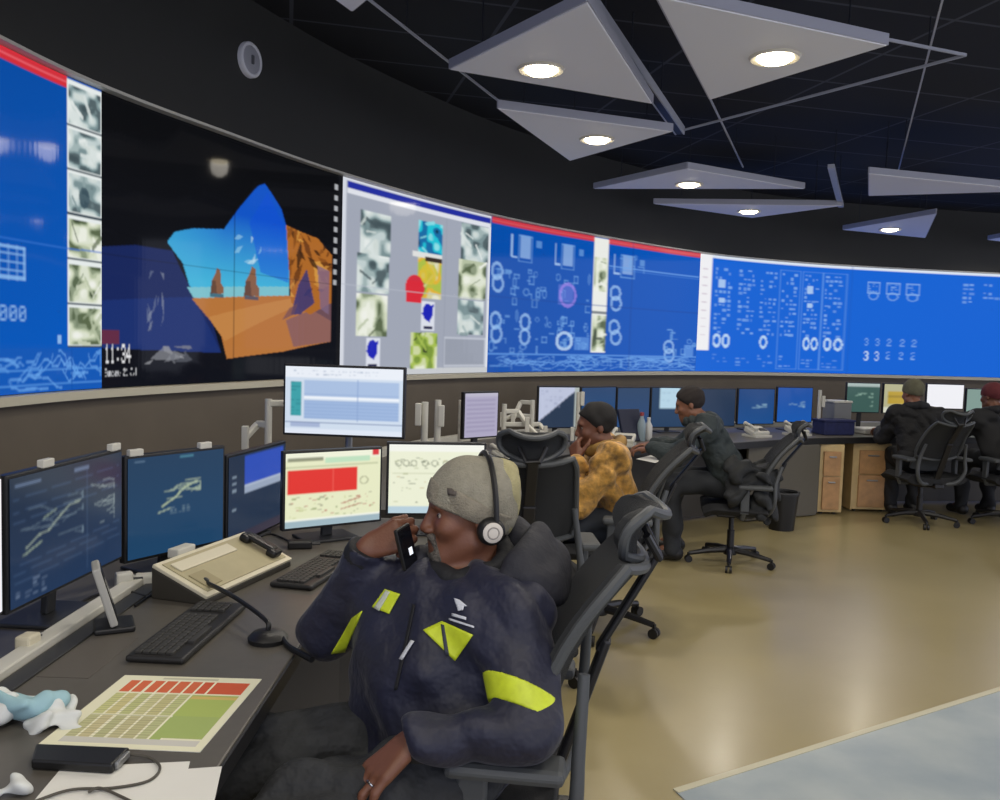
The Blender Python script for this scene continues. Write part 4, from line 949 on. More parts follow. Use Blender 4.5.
# ================================================================== people
SKIN_D = M_('skin_dark_brown', '#6b4330', 0.5, noise=0.06, nscale=25, bump=0.08, bscale=180); SKIN_M = M_('skin_brown', '#80553f', 0.5, noise=0.06, nscale=25); SKIN_L = M_('skin_tan', '#a57a5d', 0.5)
HAIR = M_('hair_black', '#100d0c', 0.8, bump=0.6, bscale=250); EYEW = M_('eye_white', '#9a9086', 0.3); EYEB = M_('eye_dark', '#120c09', 0.2)
def V3(*a): return np.array(a, float)
def nz(v): v = npv(v); return v / np.linalg.norm(v)
def solid(name, prims, h, m, parent, wr=None, post=None, smooth_it=1, own=None):
    los = np.min([p[0][0] for p in prims if not p[2]], 0) - 4 * h - 0.02; his = np.max([p[0][1] for p in prims if not p[2]], 0) + 4 * h + 0.02
    F = Field(los, his, h)
    for pr, k, sub in prims: F.op(pr, k, sub)
    if post: post(F)
    if wr: wrinkle(F, *wr)
    o = F.mesh(name, m, parent, smooth_it)
    r = parent
    off = Vector((0, 0, 0))
    while r is not None: off += r.location; r = r.parent
    o.location = -off
    return o
def half(F, o, n, pad=0.0):
    """keep only the side where n.(p-o) < 0"""
    x, y, z = F.axes(); o = npv(o); n = nz(n)
    F.D = np.maximum(F.D, ((x - o[0]) * n[0] + (y - o[1]) * n[1] + (z - o[2]) * n[2]).astype(np.float32))
def frame_of(f, up=(0, 0, 1)):
    f = nz(f); s = nz(np.cross(npv(up), f)); u = np.cross(f, s); return f, u, s          # s: the head's own left
def head_prims(C, f, up=(0, 0, 1)):
    f, u, s = frame_of(f, up); M = np.stack([f, s, u], 1); C = npv(C); A = lambda a, b, c: C + f * a + s * b + u * c
    P = [(ell(A(-0.012, 0, 0.032), (0.098, 0.076, 0.088), M), 0.02, 0), (ell(A(0.032, 0, -0.03), (0.060, 0.060, 0.085), M), 0.03, 0),
         (cap(A(0.068, -0.012, -0.098), A(0.068, 0.012, -0.098), 0.021), 0.03, 0)]
    for q in (-1, 1):
        P += [(cap(A(0.0, 0.052 * q, -0.062), A(0.060, 0.014 * q, -0.098), 0.020), 0.03, 0), (ell(A(0.062, 0.040 * q, -0.028), (0.026, 0.024, 0.022), M), 0.02, 0)]
    P += [(cap(A(0.082, -0.034, 0.024), A(0.082, 0.034, 0.024), 0.013), 0.015, 0)]
    for q in (-1, 1): P += [(ell(A(0.098, 0.032 * q, 0.002), (0.016, 0.017, 0.011), M), 0.012, 1)]
    P += [(cap(A(0.090, 0, 0.012), A(0.108, 0, -0.034), 0.008, 0.0125), 0.012, 0), (ell(A(0.100, 0.015, -0.038), (0.013, 0.010, 0.009), M), 0.008, 0), (ell(A(0.100, -0.015, -0.038), (0.013, 0.010, 0.009), M), 0.008, 0),
          (cap(A(0.088, -0.018, -0.062), A(0.088, 0.018, -0.062), 0.0095), 0.008, 0), (cap(A(0.085, -0.016, -0.078), A(0.085, 0.016, -0.078), 0.0105), 0.008, 0)]
    for q in (-1, 1): P += [(ell(A(-0.012, 0.078 * q, -0.006), (0.018, 0.008, 0.031), M), 0.006, 0)]
    return P, A, M
def hand_prims(w, d, n, t, curl=(0.25, 0.45, 0.35), thumb=(0.6, 0.7, -0.3), spread=0.10, sc=1.0, k=0.008):
    w, d, n, t = npv(w), nz(d), nz(n), nz(t); n = nz(n - d * (n @ d)); P = []; tips = []; rings = []
    L = [(0.042, 0.026, 0.020), (0.046, 0.029, 0.021), (0.043, 0.027, 0.020), (0.033, 0.020, 0.018)]
    for i, (off, ln) in enumerate(zip((0.031, 0.0105, -0.010, -0.029), (0.090, 0.093, 0.088, 0.080))):
        kn = w + d * ln * sc + t * off * sc
        P += [(cap(w + t * off * 0.55 * sc + d * 0.012, kn, 0.0155 * sc, 0.0125 * sc), 0.012, 0)]
        a = 0; p = kn
        for j in range(3):
            a += curl[j] * (1 + 0.10 * i); q = nz(d * math.cos(a) - n * math.sin(a) + t * spread * off / 0.03); e = p + q * L[i][j] * sc
            P += [(cap(p, e, (0.0100 - 0.0009 * j) * sc, (0.0092 - 0.0009 * j) * sc), 0.004, 0)]
            if i == 2 and j == 0: rings.append((p + (e - p) * 0.45, q))
            p = e
        tips.append(p)
    b = w + t * 0.020 * sc + d * 0.022 * sc - n * 0.004; a_, b_, c_ = thumb
    q1 = nz(d * a_ + t * b_ + n * c_); q2 = nz(d * (a_ + 0.35) + t * b_ * 0.45 + n * c_ * 1.2)
    P += [(cap(b, b + q1 * 0.042 * sc, 0.016 * sc, 0.013 * sc), 0.010, 0), (cap(b + q1 * 0.042 * sc, b + q1 * 0.075 * sc, 0.0125 * sc, 0.011 * sc), 0.005, 0), (cap(b + q1 * 0.075 * sc, b + q1 * 0.075 * sc + q2 * 0.028 * sc, 0.011 * sc, 0.009 * sc), 0.005, 0)]
    return P, tips, rings
def limb(a, b, ra, rb, k=0.02): return (cap(a, b, ra, rb), k, 0)
def body_prims(J, head=True):
    """bare body: trunk, neck, limbs, hands; J in world metres."""
    g = lambda n: npv(J[n]); P = []
    hipc = (g('hipL') + g('hipR')) / 2; shc = (g('shL') + g('shR')) / 2
    fr = nz(np.cross(nz(g('shR') - g('shL')), shc - hipc)) if 'front' not in J else nz(J['front'])
    P += [(cap(hipc + (shc - hipc) * 0.1, shc - (shc - hipc) * 0.22, 0.092, 0.10, fr, 0.66), 0.03, 0), (cap(g('shL'), g('shR'), 0.048), 0.04, 0), (cap(g('hipL'), g('hipR'), 0.09), 0.04, 0),
          limb(shc + (g('neck') - shc) * 0.2, g('neck'), 0.062, 0.056, 0.04), limb(g('neck'), g('headbase'), 0.054, 0.050, 0.02)]
    for s in 'LR':
        P += [limb(g('sh' + s), g('el' + s), 0.048, 0.038), limb(g('el' + s), g('wr' + s), 0.037, 0.026, 0.02), limb(g('hip' + s), g('kn' + s), 0.070, 0.046), limb(g('kn' + s), g('an' + s), 0.045, 0.034)]
        P += [limb(g('an' + s), g('toe' + s), 0.036, 0.026, 0.02)]
    return P
def jacket_prims(J, bulk=1.0, hem=0.08, cuff=0.95):
    g = lambda n: npv(J[n]); P = []; hipc = (g('hipL') + g('hipR')) / 2; shc = (g('shL') + g('shR')) / 2; fr = nz(J['front']); ax = shc - hipc
    lat = nz(g('shL') - g('shR'))
    for q in (-1, 1):
        P += [(cap(hipc + ax * hem + lat * 0.062 * q * bulk, shc - ax * 0.16 + lat * 0.085 * q * bulk, 0.135 * bulk, 0.112 * bulk, fr, 0.85), 0.05, 0)]
    P += [(cap(g('shL') - ax * 0.02, g('shR') - ax * 0.02, 0.078 * bulk), 0.05, 0)]
    for s in 'LR':
        w = g('el' + s) + (g('wr' + s) - g('el' + s)) * cuff
        P += [limb(g('sh' + s), g('el' + s), 0.075 * bulk, 0.062 * bulk, 0.04), limb(g('el' + s), w, 0.061 * bulk, 0.043 * bulk, 0.03)]
    return P
def trouser_prims(J, bulk=1.0):
    g = lambda n: npv(J[n]); P = [(cap(g('hipL'), g('hipR'), 0.118 * bulk), 0.04, 0)]
    for s in 'LR': P += [limb(g('hip' + s), g('kn' + s), 0.10 * bulk, 0.078 * bulk, 0.04), limb(g('kn' + s), g('kn' + s) + (g('an' + s) - g('kn' + s)) * 1.0, 0.075 * bulk, 0.06 * bulk, 0.03)]
    return P
def shoe(J, s, m, parent, h):
    a, t = npv(J['an' + s]), npv(J['toe' + s]); a2 = a + (a - t) * 0.22; a2[2] = t[2] + 0.012
    return solid('shoe', [(cap(a2, t + V3(0, 0, 0.0), 0.046, 0.04), 0.02, 0), (cap(a, a2, 0.048, 0.044), 0.03, 0)], h, m, parent, post=lambda F: half(F, (0, 0, 0.006), (0, 0, -1)))
def eyes(A, M, parent, h=0.0):
    for q in (-1, 1):
        off = Vector((0, 0, 0)); r = parent
        while r is not None: off += r.location; r = r.parent
        c = Vector(A(0.0718, 0.031 * q, 0.0)) - off
        mb = MB(); bmesh.ops.create_uvsphere(mb.bm, u_segments=16, v_segments=10, radius=0.0120, matrix=Matrix.Translation(c)); e = mb.build('eye', EYEW, parent, True)
        mb = MB(); bmesh.ops.create_uvsphere(mb.bm, u_segments=12, v_segments=8, radius=0.0068, matrix=Matrix.Translation(c + Vector(M[:, 0]) * 0.0066)); mb.build('iris', EYEB, e, True)

# ------------------------------------------------------------------ the man in front, telephoning
J = dict(hipL=(-0.06, 1.88, 0.575), hipR=(-0.20, 2.03, 0.575), knL=(-0.43, 1.58, 0.575), knR=(-0.58, 1.86, 0.565), anL=(-0.46, 1.62, 0.10), anR=(-0.60, 1.80, 0.10), toeL=(-0.58, 1.52, 0.045), toeR=(-0.74, 1.74, 0.045),
         shL=(0.035, 1.90, 0.925), shR=(-0.265, 2.10, 0.92), elL=(0.082, 1.745, 0.720), elR=(-0.425, 2.14, 0.785), wrL=(-0.157, 1.70, 0.715), wrR=(-0.315, 2.05, 1.02),
         neck=(-0.045, 2.04, 0.975), headbase=(-0.045, 2.055, 1.06), front=(-0.5, -0.83, 0.15))
FC = V3(-0.066, 2.05, 1.118); FF = (-0.955, -0.27, 0.0); FUP = (0.02, 0.0, 1.0)
man = empty('person', (-0.15, 1.95, 0), 0, 'person in a navy jacket and grey beanie holding a telephone to the mouth', 'person')
HP, A, HM = head_prims(FC, FF, FUP)
LH, ltips, lrings = hand_prims(J['wrL'], (-0.72, -0.40, -0.56), (-0.45, -0.35, 0.83), np.cross(nz((-0.72, -0.40, -0.56)), nz((-0.45, -0.35, 0.83))), (0.12, 0.40, 0.35), (0.75, 0.55, -0.25), 0.16, 1.05)
rd, rn = nz((0.84, -0.10, 0.40)), nz((-0.30, -0.85, 0.42))
RH, rtips, _ = hand_prims(J['wrR'], rd, rn, np.cross(rn, rd), (0.75, 1.15, 0.7), (0.8, 0.5, -0.55), 0.06, 1.0)
body = solid('body', body_prims(J) + HP + LH + RH, 0.0042, SKIN_D, man, smooth_it=1)
eyes(A, HM, man)
for q in (-1, 1):
    solid('eyebrow', [(cap(A(0.088, 0.016 * q, 0.022), A(0.078, 0.046 * q, 0.024), 0.0055, 0.004), 0.01, 0)], 0.002, HAIR, man)
# greying moustache and chin beard
GREYB = M_('beard_grey', '#5a554e', 0.9, noise=0.3, nscale=120, bump=0.8, bscale=260)
solid('beard', [(cap(A(0.096, -0.022, -0.051), A(0.098, 0.0, -0.048), 0.0075), 0.006, 0), (cap(A(0.096, 0.022, -0.051), A(0.098, 0.0, -0.048), 0.0075), 0.006, 0), (cap(A(0.072, -0.018, -0.101), A(0.072, 0.018, -0.101), 0.023), 0.01, 0),
                (cap(A(0.094, -0.024, -0.054), A(0.080, -0.028, -0.088), 0.007), 0.008, 0), (cap(A(0.094, 0.024, -0.054), A(0.080, 0.028, -0.088), 0.007), 0.008, 0)], 0.0025, GREYB, man, (0.0006, 3, 6))
NAVY = M_('jacket_navy', '#12152c', 0.58, noise=0.25, nscale=9, bump=0.5, bscale=13, sheen=0.1); NAVYD = M_('jacket_lining', '#141519', 0.75, bump=0.3, bscale=60)
JP = jacket_prims(J, 1.04, 0.06, 0.97)
e0_, w0_ = npv(J['elL']), npv(J['wrL']); ld = nz(w0_ - e0_); e1_, w1_ = npv(J['elR']), npv(J['wrR']); rd2 = nz(w1_ - e1_)
def jpost(F):
    F.op(cap(FC + V3(0.02, 0, -0.16), FC + V3(-0.02, 0, 0.2), 0.072, 0.12), 0.01, True)
    F.op(cap(w0_ + ld * 0.045, w0_ + ld * 0.14, 0.055), 0.004, True); F.op(cap(w1_ + rd2 * 0.045, w1_ + rd2 * 0.14, 0.055), 0.004, True)
jk = solid('jacket', JP + [(cap(V3(-0.12, 1.95, 0.60), V3(-0.14, 1.97, 0.74), 0.148, 0.145), 0.06, 0), (cap(V3(-0.245, 2.02, 0.62), V3(-0.235, 2.03, 0.80), 0.085, 0.10), 0.06, 0), (cap(V3(-0.02, 1.93, 0.62), V3(-0.02, 1.94, 0.78), 0.085, 0.10), 0.06, 0)],
           0.0052, NAVY, man, (0.0058, 1, 0.9), post=jpost)
nc = V3(-0.055, 2.035, 0.985); tf = nz((-0.62, -0.78, 0))
def ringpts(r, angs, zf, zb, cx=nc):
    sd = V3(-tf[1], tf[0], 0); return [cx + tf * r * math.cos(a) + sd * r * math.sin(a) + V3(0, 0, zf + (zb - zf) * (1 - math.cos(a)) / 2) for a in angs]
rp = ringpts(0.083, np.linspace(0, 2 * math.pi, 17), -0.005, 0.055)
solid('collar', [(cap(a, b, 0.021), 0.012, 0) for a, b in zip(rp, rp[1:])] + [(cap(a - V3(0, 0, 0.035), b - V3(0, 0, 0.035), 0.024), 0.02, 0) for a, b in zip(rp, rp[1:])], 0.0045, NAVYD, man, (0.003, 3, 1.2))
hp1 = ringpts(0.135, np.linspace(1.15, 5.13, 13), -0.02, 0.065, nc + V3(0.015, 0, 0)); hp2 = ringpts(0.160, np.linspace(1.5, 4.8, 11), -0.05, 0.0, nc + V3(0.02, 0, 0))
solid('hood', [(cap(a, b, 0.034), 0.03, 0) for a, b in zip(hp1, hp1[1:])] + [(cap(a, b, 0.042), 0.04, 0) for a, b in zip(hp2, hp2[1:])], 0.005, M_('hood_charcoal', '#1f2029', 0.75, bump=0.3, bscale=60), man, (0.006, 5, 1.1))
GREYT = M_('trousers_charcoal', '#25272a', 0.8, noise=0.4, nscale=14, bump=0.8, bscale=14)
tr = solid('trousers', trouser_prims(J, 1.0), 0.007, GREYT, man, (0.010, 2, 0.9))
for s in 'LR': shoe(J, s, M_('shoe_black', '#151517', 0.5), man, 0.006)
# cuffs
for s, w in (('L', 0.93), ('R', 0.92)):
    e, r_ = npv(J['el' + s]), npv(J['wr' + s]); c0, c1 = e + (r_ - e) * (w - 0.02), e + (r_ - e) * (w + 0.10)
    solid('cuff', [(cap(c0, c1, 0.047, 0.043), 0.01, 0)], 0.004, NAVYD, man, post=lambda F: (half(F, c1, c1 - c0), half(F, c0, c0 - c1)))
# hi-vis pieces lie on the jacket's own surface
HIV = M_('hivis_yellow', '#c3d22c', 0.45, noise=0.12, nscale=40, emit=None); REFL = M_('reflective_silver', '#b9bfae', 0.35)
def bvh_of(o):
    me = o.data; n = len(me.vertices); co = np.empty(n * 3, np.float32); me.vertices.foreach_get('co', co)
    return BVHTree.FromPolygons([Vector(v) for v in co.reshape(-1, 3)], [tuple(p.vertices) for p in me.polygons])
def patch(name, bv, quad, m, parent, nu=10, nv=8, lift=0.004, th=0.003):
    """cloth patch on the surface: quad of four photograph pixels round it, draped on the surface they fall on."""
    rows = []
    o0 = Vector((0, 0, EYE)); last = None
    for j in range(nv + 1):
        row = []
        for i in range(nu + 1):
            u, v = i / nu, j / nv
            x = (quad[0][0] * (1 - u) + quad[1][0] * u) * (1 - v) + (quad[3][0] * (1 - u) + quad[2][0] * u) * v
            y = (quad[0][1] * (1 - u) + quad[1][1] * u) * (1 - v) + (quad[3][1] * (1 - u) + quad[2][1] * u) * v
            d = ray(x, y); loc, nrm, _, dist = bv.ray_cast(o0, d)
            if loc is None: dist = last or 2.0; loc = o0 + d * dist
            last = dist
            row.append(loc - d * lift)
        rows.append(row)
    off = Vector((0, 0, 0)); r = parent
    while r is not None: off += r.location; r = r.parent
    mb = MB(); mb.loft([[p - off for p in row] for row in rows]); o = mb.build(name, m, parent, True)
    sd = o.modifiers.new('solid', 'SOLIDIFY'); sd.thickness = th; sd.offset = 0
    return o
bj = bvh_of(jk)
flap = patch('pocket', bj, [(423, 630), (442, 621), (473, 635), (455, 661)], HIV, man)
patch('pocket', bj, [(385, 589), (400, 594), (389, 614), (372, 607)], HIV, man)
patch('reflective_strip', bj, [(386, 590), (390, 592), (379, 611), (374, 608)], REFL, man, 3, 6, 0.007)
patch('reflective_strip', bj, [(441, 624), (444, 625), (449, 655), (445, 655)], M_('strip_dark', '#2e3340', 0.6), man, 3, 8, 0.007)
patch('pen', bj, [(411, 640), (414, 641), (402, 660), (399, 659)], M_('pen_white', '#c9ccd0', 0.4), man, 3, 6, 0.008)
patch('hem_strip', bj, [(352, 618), (362, 611), (345, 652), (331, 654)], HIV, man, 6, 8)
LOGO = M_('logo_white', '#c8ccd4', 0.6)
patch('chest_emblem', bj, [(454, 598), (460, 600), (467, 606), (457, 607)], LOGO, man, 5, 4)
patch('chest_emblem', bj, [(457, 605), (464, 606), (463, 610), (458, 611)], LOGO, man, 5, 4)
patch('chest_lettering', bj, [(452, 613), (466, 617), (466, 620), (452, 616)], LOGO, man, 6, 3)
patch('chest_lettering', bj, [(449, 618), (474, 626), (474, 628), (449, 620)], LOGO, man, 8, 3)
patch('zip', bj, [(413, 604), (415, 605), (397, 690), (394, 690)], NAVYD, man, 3, 24, 0.004)
# arm band round the left sleeve just above the elbow
e, s_ = npv(J['elL']), npv(J['shL']); ad = nz(s_ - e); 
def band(F):
    F.D -= 0.008; an = nz(ad + V3(0.55, 0, 0)); half(F, e + ad * 0.088, an); half(F, e + ad * 0.030, -an)
    x, y, z = F.axes()
solid('arm_band', [p for p in JP if True][3:4], 0.004, HIV, man, post=band)
# ring
rc, rq = lrings[0]
mb = MB(); zz = Vector(rq); xx = zz.orthogonal().normalized(); yy = zz.cross(xx)
mb.tube([Vector(rc) - man.location + (xx * math.cos(a) + yy * math.sin(a)) * 0.0108 for a in np.linspace(0, 2 * math.pi, 20, endpoint=False)], 0.0024, 8, True); mb.build('ring', M_('silver', '#c9c9c9', 0.25, 1.0), man, True)
# beanie: knitted cap with a turned-up edge and a slack back
BEAN = M_('beanie_grey', '#8b8778', 0.9, noise=0.10, nscale=60, bump=0.5, bscale=220)
def bean_cut(F): half(F, A(0.10, 0, 0.036), nz(A(0, 0, -1) - A(0, 0, 0) + (A(0.46, 0, 0) - A(0, 0, 0))))
solid('beanie', [(ell(A(-0.012, 0, 0.038), (0.112, 0.090, 0.100), HM), 0.02, 0), (ell(A(-0.060, 0, 0.055), (0.050, 0.064, 0.068), HM), 0.03, 0), (ell(A(-0.062, 0, -0.004), (0.042, 0.056, 0.066), HM), 0.03, 0)], 0.0035, BEAN, man, (0.0022, 4, 1.3), post=bean_cut)
solid('beanie_fold', [(ell(A(-0.078, 0, 0.062), (0.046, 0.066, 0.070), HM), 0.03, 0), (ell(A(-0.076, 0, 0.0), (0.038, 0.058, 0.062), HM), 0.03, 0)], 0.0035, M_('beanie_fold_yellowish', '#a39c74', 0.9, noise=0.1, nscale=60, bump=0.5, bscale=220), man, (0.002, 6, 1.3), post=lambda F: (bean_cut(F), half(F, A(-0.052, 0, 0.05), nz(A(1, 0, 0.1) - A(0, 0, 0)))))
def brim_cut(F):
    dn = nz(A(0, 0, -1) - A(0, 0, 0) + (A(0.46, 0, 0) - A(0, 0, 0))); half(F, A(0.10, 0, 0.033), dn); half(F, npv(A(0.10, 0, 0.033)) - dn * 0.048, -dn)
bcf = solid('beanie_cuff', [(ell(A(-0.012, 0, 0.036), (0.117, 0.095, 0.104), HM), 0.02, 0)], 0.0035, M_('beanie_cuff_grey', '#857f70', 0.9, noise=0.10, nscale=60, bump=0.5, bscale=220), man, (0.0012, 2, 1.5), post=brim_cut)

patch('emblem', bvh_of(bcf), [(447, 486), (457, 487), (456, 496), (448, 495)], M_('emblem_brown', '#57504a', 0.8), man, 4, 4, 0.003, 0.002)
# headphones: worn, but a thing of their own
hp = empty('headphones', tuple(FC), 0, 'black headphones with a white ear cup over the grey beanie', 'headphones')
def L3(a, b, c): return Vector(A(a, b, c)) - hp.location
arc = [L3(-0.040 + 0.004 * math.sin(t), 0.104 * math.cos(t), -0.005 + 0.150 * math.sin(t)) for t in np.linspace(0.0, math.pi, 26)]
mb = MB(); mb.tube(arc, 0.0065, 8); mb.build('headband', BLK, hp, True)
for q in (1, -1):
    ctr, axs = L3(-0.030, 0.094 * q, -0.026), Vector(HM[:, 1]) * q
    R = Matrix.Translation(ctr) @ axs.to_track_quat('Z', 'Y').to_matrix().to_4x4() @ Matrix.Scale(0.88, 4)
    mb = MB(); mb.lathe([(0.026, -0.022), (0.036, -0.014), (0.038, 0.0), (0.036, 0.012), (0.029, 0.018)], 26, R); cp = mb.build('ear_cup', BLK, hp, True)
    mb = MB(); mb.lathe([(0.027, 0.016), (0.027, 0.022), (0.022, 0.025), (0.006, 0.026)], 26, R); mb.build('cap_disc', M_('headphone_white', '#c9c3ba', 0.5), cp, True)
    mb = MB(); mb.lathe([(0.013, 0.0255), (0.015, 0.0275), (0.017, 0.0255)], 22, R, False); mb.build('cap_ring', M_('headphone_grey', '#8f8b86', 0.5), cp, True)
# telephone handset in the right hand, in front of the mouth
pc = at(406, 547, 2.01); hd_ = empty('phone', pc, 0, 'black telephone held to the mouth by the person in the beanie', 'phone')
ax_ = Vector((0.22, 0.15, -0.96)).normalized(); ay_ = Vector((0.80, -0.60, 0.1)); ay_ = (ay_ - ax_ * ay_.dot(ax_)).normalized(); az_ = ax_.cross(ay_)
R = Matrix((ax_, ay_, az_)).transposed().to_4x4()
mb = MB(); mb.box((0, 0, 0), (0.105, 0.011, 0.05), 0.004, R); mb.build('phone_body', BLK, hd_)
mb = MB(); mb.box((0, 0.006, 0), (0.095, 0.001, 0.042), 0.0, R); mb.build('phone_screen', M_('phone_glass', '#101116', 0.1), hd_)
mb = MB(); mb.box((0.012, 0.0068, -0.006), (0.018, 0.0008, 0.012), 0.0, R); mb.build('glow_highlight', M_('phone_highlight', '#d8dce4', 0.3, emit='#e6ebf2', estr=0.8), hd_)  # small glowing patch set in as the white highlight on the phone

# ------------------------------------------------------------------ the other operators
def sitter(label, X, Y, face, J2, skin, jacket, trousers, h, hair=None, capm=None, faceto=None, hands=None, wr=(0.006, 1, 1.0), bulk=1.0, hood=None, shoes=True):
    """J2 given in the person's own frame: x to their left, y forward, z up; placed at X, Y looking towards face."""
    f = nz((face[0], face[1], 0)); l = V3(-f[1], f[0], 0)
    W = lambda p: V3(X, Y, 0) + l * p[0] + f * p[1] + V3(0, 0, p[2])
    Wd = lambda p: l * p[0] + f * p[1] + V3(0, 0, p[2])
    root = empty('person', (X, Y, 0), 0, label, 'person')
    J = {k: W(v) for k, v in J2.items() if k not in ('head', 'look', 'front', 'up')}; J['front'] = Wd(J2.get('front', (0, 1, 0.1)))
    HP, A, M = head_prims(W(J2['head']), Wd(J2['look']), Wd(J2.get('up', (0, 0, 1)))); P = body_prims(J) + HP
    for s in 'LR':
        d, n, curl = (hands or {}).get(s, ((0, 0.9, -0.2), (0, 0.2, 0.9), (0.3, 0.5, 0.4))); d, n = Wd(d), Wd(n); t = np.cross(nz(d), nz(n)) if s == 'L' else np.cross(nz(n), nz(d))
        P += hand_prims(J['wr' + s], d, n, t, curl)[0]
    solid('body', P, min(h, 0.0075), skin, root)
    eyes(A, M, root)
    if hair:
        def cut(F):
            x, y, z = F.axes(); o = A(0.055, 0, 0.045); n = nz(M[:, 0] * 0.75 - M[:, 2] * 0.66)
            F.D = np.maximum(F.D, ((x - o[0]) * n[0] + (y - o[1]) * n[1] + (z - o[2]) * n[2]).astype(np.float32)); half(F, A(0, 0, -0.055), -M[:, 2])
        solid('hair', [(ell(A(-0.014, 0, 0.040), (0.106, 0.086, 0.096), M), 0.02, 0)], 0.006, hair, root, (0.0015, 3, 2.0), post=cut)
    if capm:
        def cut2(F): half(F, A(0.09, 0, 0.034), nz(-M[:, 2] + 0.35 * M[:, 0]))
        solid('cap', [(ell(A(-0.012, 0, 0.036), (0.110, 0.090, 0.104), M), 0.02, 0)], 0.006, capm, root, (0.001, 3, 2.0), post=cut2)
    jk = solid('jacket', jacket_prims(J, bulk), h, jacket, root, wr, post=lambda F: F.op(cap(npv(A(-0.02, 0, -0.15)), npv(A(0.0, 0, 0.2)), 0.066, 0.10), 0.01, True))
    if hood:
        c = W((0, -0.05, 0)); nk = npv(J['neck'])
        pts = [nk + l * 0.09 * math.cos(a) + f * (0.085 * math.sin(a) - 0.01) + V3(0, 0, -0.015 - 0.02 * math.sin(a)) for a in np.linspace(0, 2 * math.pi, 13)]
        solid('collar', [(cap(p, q, 0.034), 0.02, 0) for p, q in zip(pts, pts[1:])], 0.008, hood, root, (0.003, 2, 1.2))
    solid('trousers', trouser_prims(J), h * 1.2, trousers, root, (0.005, 2, 0.8))
    for s in 'LR': shoe(J, s, M_('shoe_black', '#151517', 0.5), root, 0.008)
    return root, A, M, J
SEAT = dict(hipL=(0.09, -0.06, 0.575), hipR=(-0.09, -0.06, 0.575), knL=(0.13, 0.37, 0.565), knR=(-0.13, 0.37, 0.565), anL=(0.14, 0.34, 0.10), anR=(-0.14, 0.34, 0.10), toeL=(0.15, 0.48, 0.045), toeR=(-0.15, 0.48, 0.045))
# yellow jacket: leaning forward, the near hand raised to the face
GOLD = M_('jacket_gold', '#ac8038', 0.7, noise=0.65, nscale=24, bump=0.6, bscale=16, sheen=0.2)
yl, A2, M2, J2 = sitter('person in a padded golden-yellow jacket with a hand at the face', 0.61, 4.62, (-1, 0.05), dict(SEAT, shL=(0.19, 0.0, 0.955), shR=(-0.18, 0.03, 0.955), elL=(0.22, 0.17, 0.70), elR=(-0.25, 0.12, 0.74), wrL=(0.10, 0.19, 0.915), wrR=(-0.08, 0.30, 0.70),
                        neck=(0, 0.045, 1.0), headbase=(0, 0.07, 1.04), head=(0, 0.09, 1.09), look=(0.12, 1, -0.12), front=(0, 1, 0.0)), SKIN_D, GOLD, M_('jeans_dark', '#262b33', 0.8, noise=0.2), 0.008, HAIR, None,
       hands=dict(L=((-0.45, 0.15, 0.85), (0.55, 0.7, 0.3), (0.7, 0.9, 0.6)), R=((0.5, 0.8, -0.1), (0, 0.1, 1), (0.2, 0.4, 0.3))), wr=(0.0065, 1, 1.0), bulk=0.98, hood=M_('collar_gold', '#8c6c35', 0.7, noise=0.2))
# dark jacket: bent over the desk
p3, _, _, _ = sitter('person in a dark grey-green jacket bending forward over the desk', 1.63, 6.14, (-0.97, 0.25), dict(SEAT, shL=(0.20, 0.14, 0.98), shR=(-0.20, 0.14, 0.98), elL=(0.28, 0.32, 0.78), elR=(-0.28, 0.32, 0.78), wrL=(0.16, 0.52, 0.80), wrR=(-0.14, 0.54, 0.80),
                        neck=(0, 0.20, 1.03), headbase=(0, 0.235, 1.07), head=(0, 0.265, 1.12), look=(0.0, 1, -0.28), front=(0, 1, -0.15)), SKIN_M, M_('jacket_slate', '#2a3335', 0.75, noise=0.2, nscale=10, bump=0.7, bscale=14), M_('trousers_dark', '#23262a', 0.8), 0.009, M_('hair_brown', '#221a17', 0.8, bump=0.5, bscale=200), None,
       hands=dict(L=((-0.2, 0.95, -0.1), (0, 0.1, 1), (0.3, 0.5, 0.4)), R=((0.2, 0.95, -0.1), (0, 0.1, 1), (0.3, 0.5, 0.4))), bulk=1.08, hood=M_('collar_slate', '#2c3436', 0.8))
COAT = M_('coat_black', '#0b0b0e', 0.75, noise=0.15, nscale=8, bump=0.7, bscale=14)
p4, _, _, _ = sitter('person in a black coat and grey-green cap seen from behind', 3.86, 7.86, (0.02, 1), dict(SEAT, knL=(0.08, 0.37, 0.565), anL=(0.08, 0.34, 0.10), toeL=(0.09, 0.48, 0.045), shL=(0.18, 0.10, 0.98), shR=(-0.18, 0.06, 0.98), elL=(0.235, 0.22, 0.74), elR=(-0.36, 0.26, 0.82), wrL=(0.2, 0.42, 0.80), wrR=(-0.34, 0.48, 0.80),
                        neck=(0, 0.13, 1.06), headbase=(0, 0.16, 1.11), head=(0.0, 0.19, 1.165), look=(0.25, 1, -0.12)), SKIN_M, COAT, M_('trousers_black', '#101114', 0.8), 0.009, None, M_('cap_grey_green', '#5c5a46', 0.85, noise=0.15),
       hands=dict(L=((-0.1, 0.95, -0.1), (0, 0.1, 1), (0.3, 0.5, 0.4)), R=((0.1, 0.95, -0.1), (0, 0.1, 1), (0.3, 0.5, 0.4))), bulk=1.0, hood=M_('collar_black', '#17171b', 0.8))
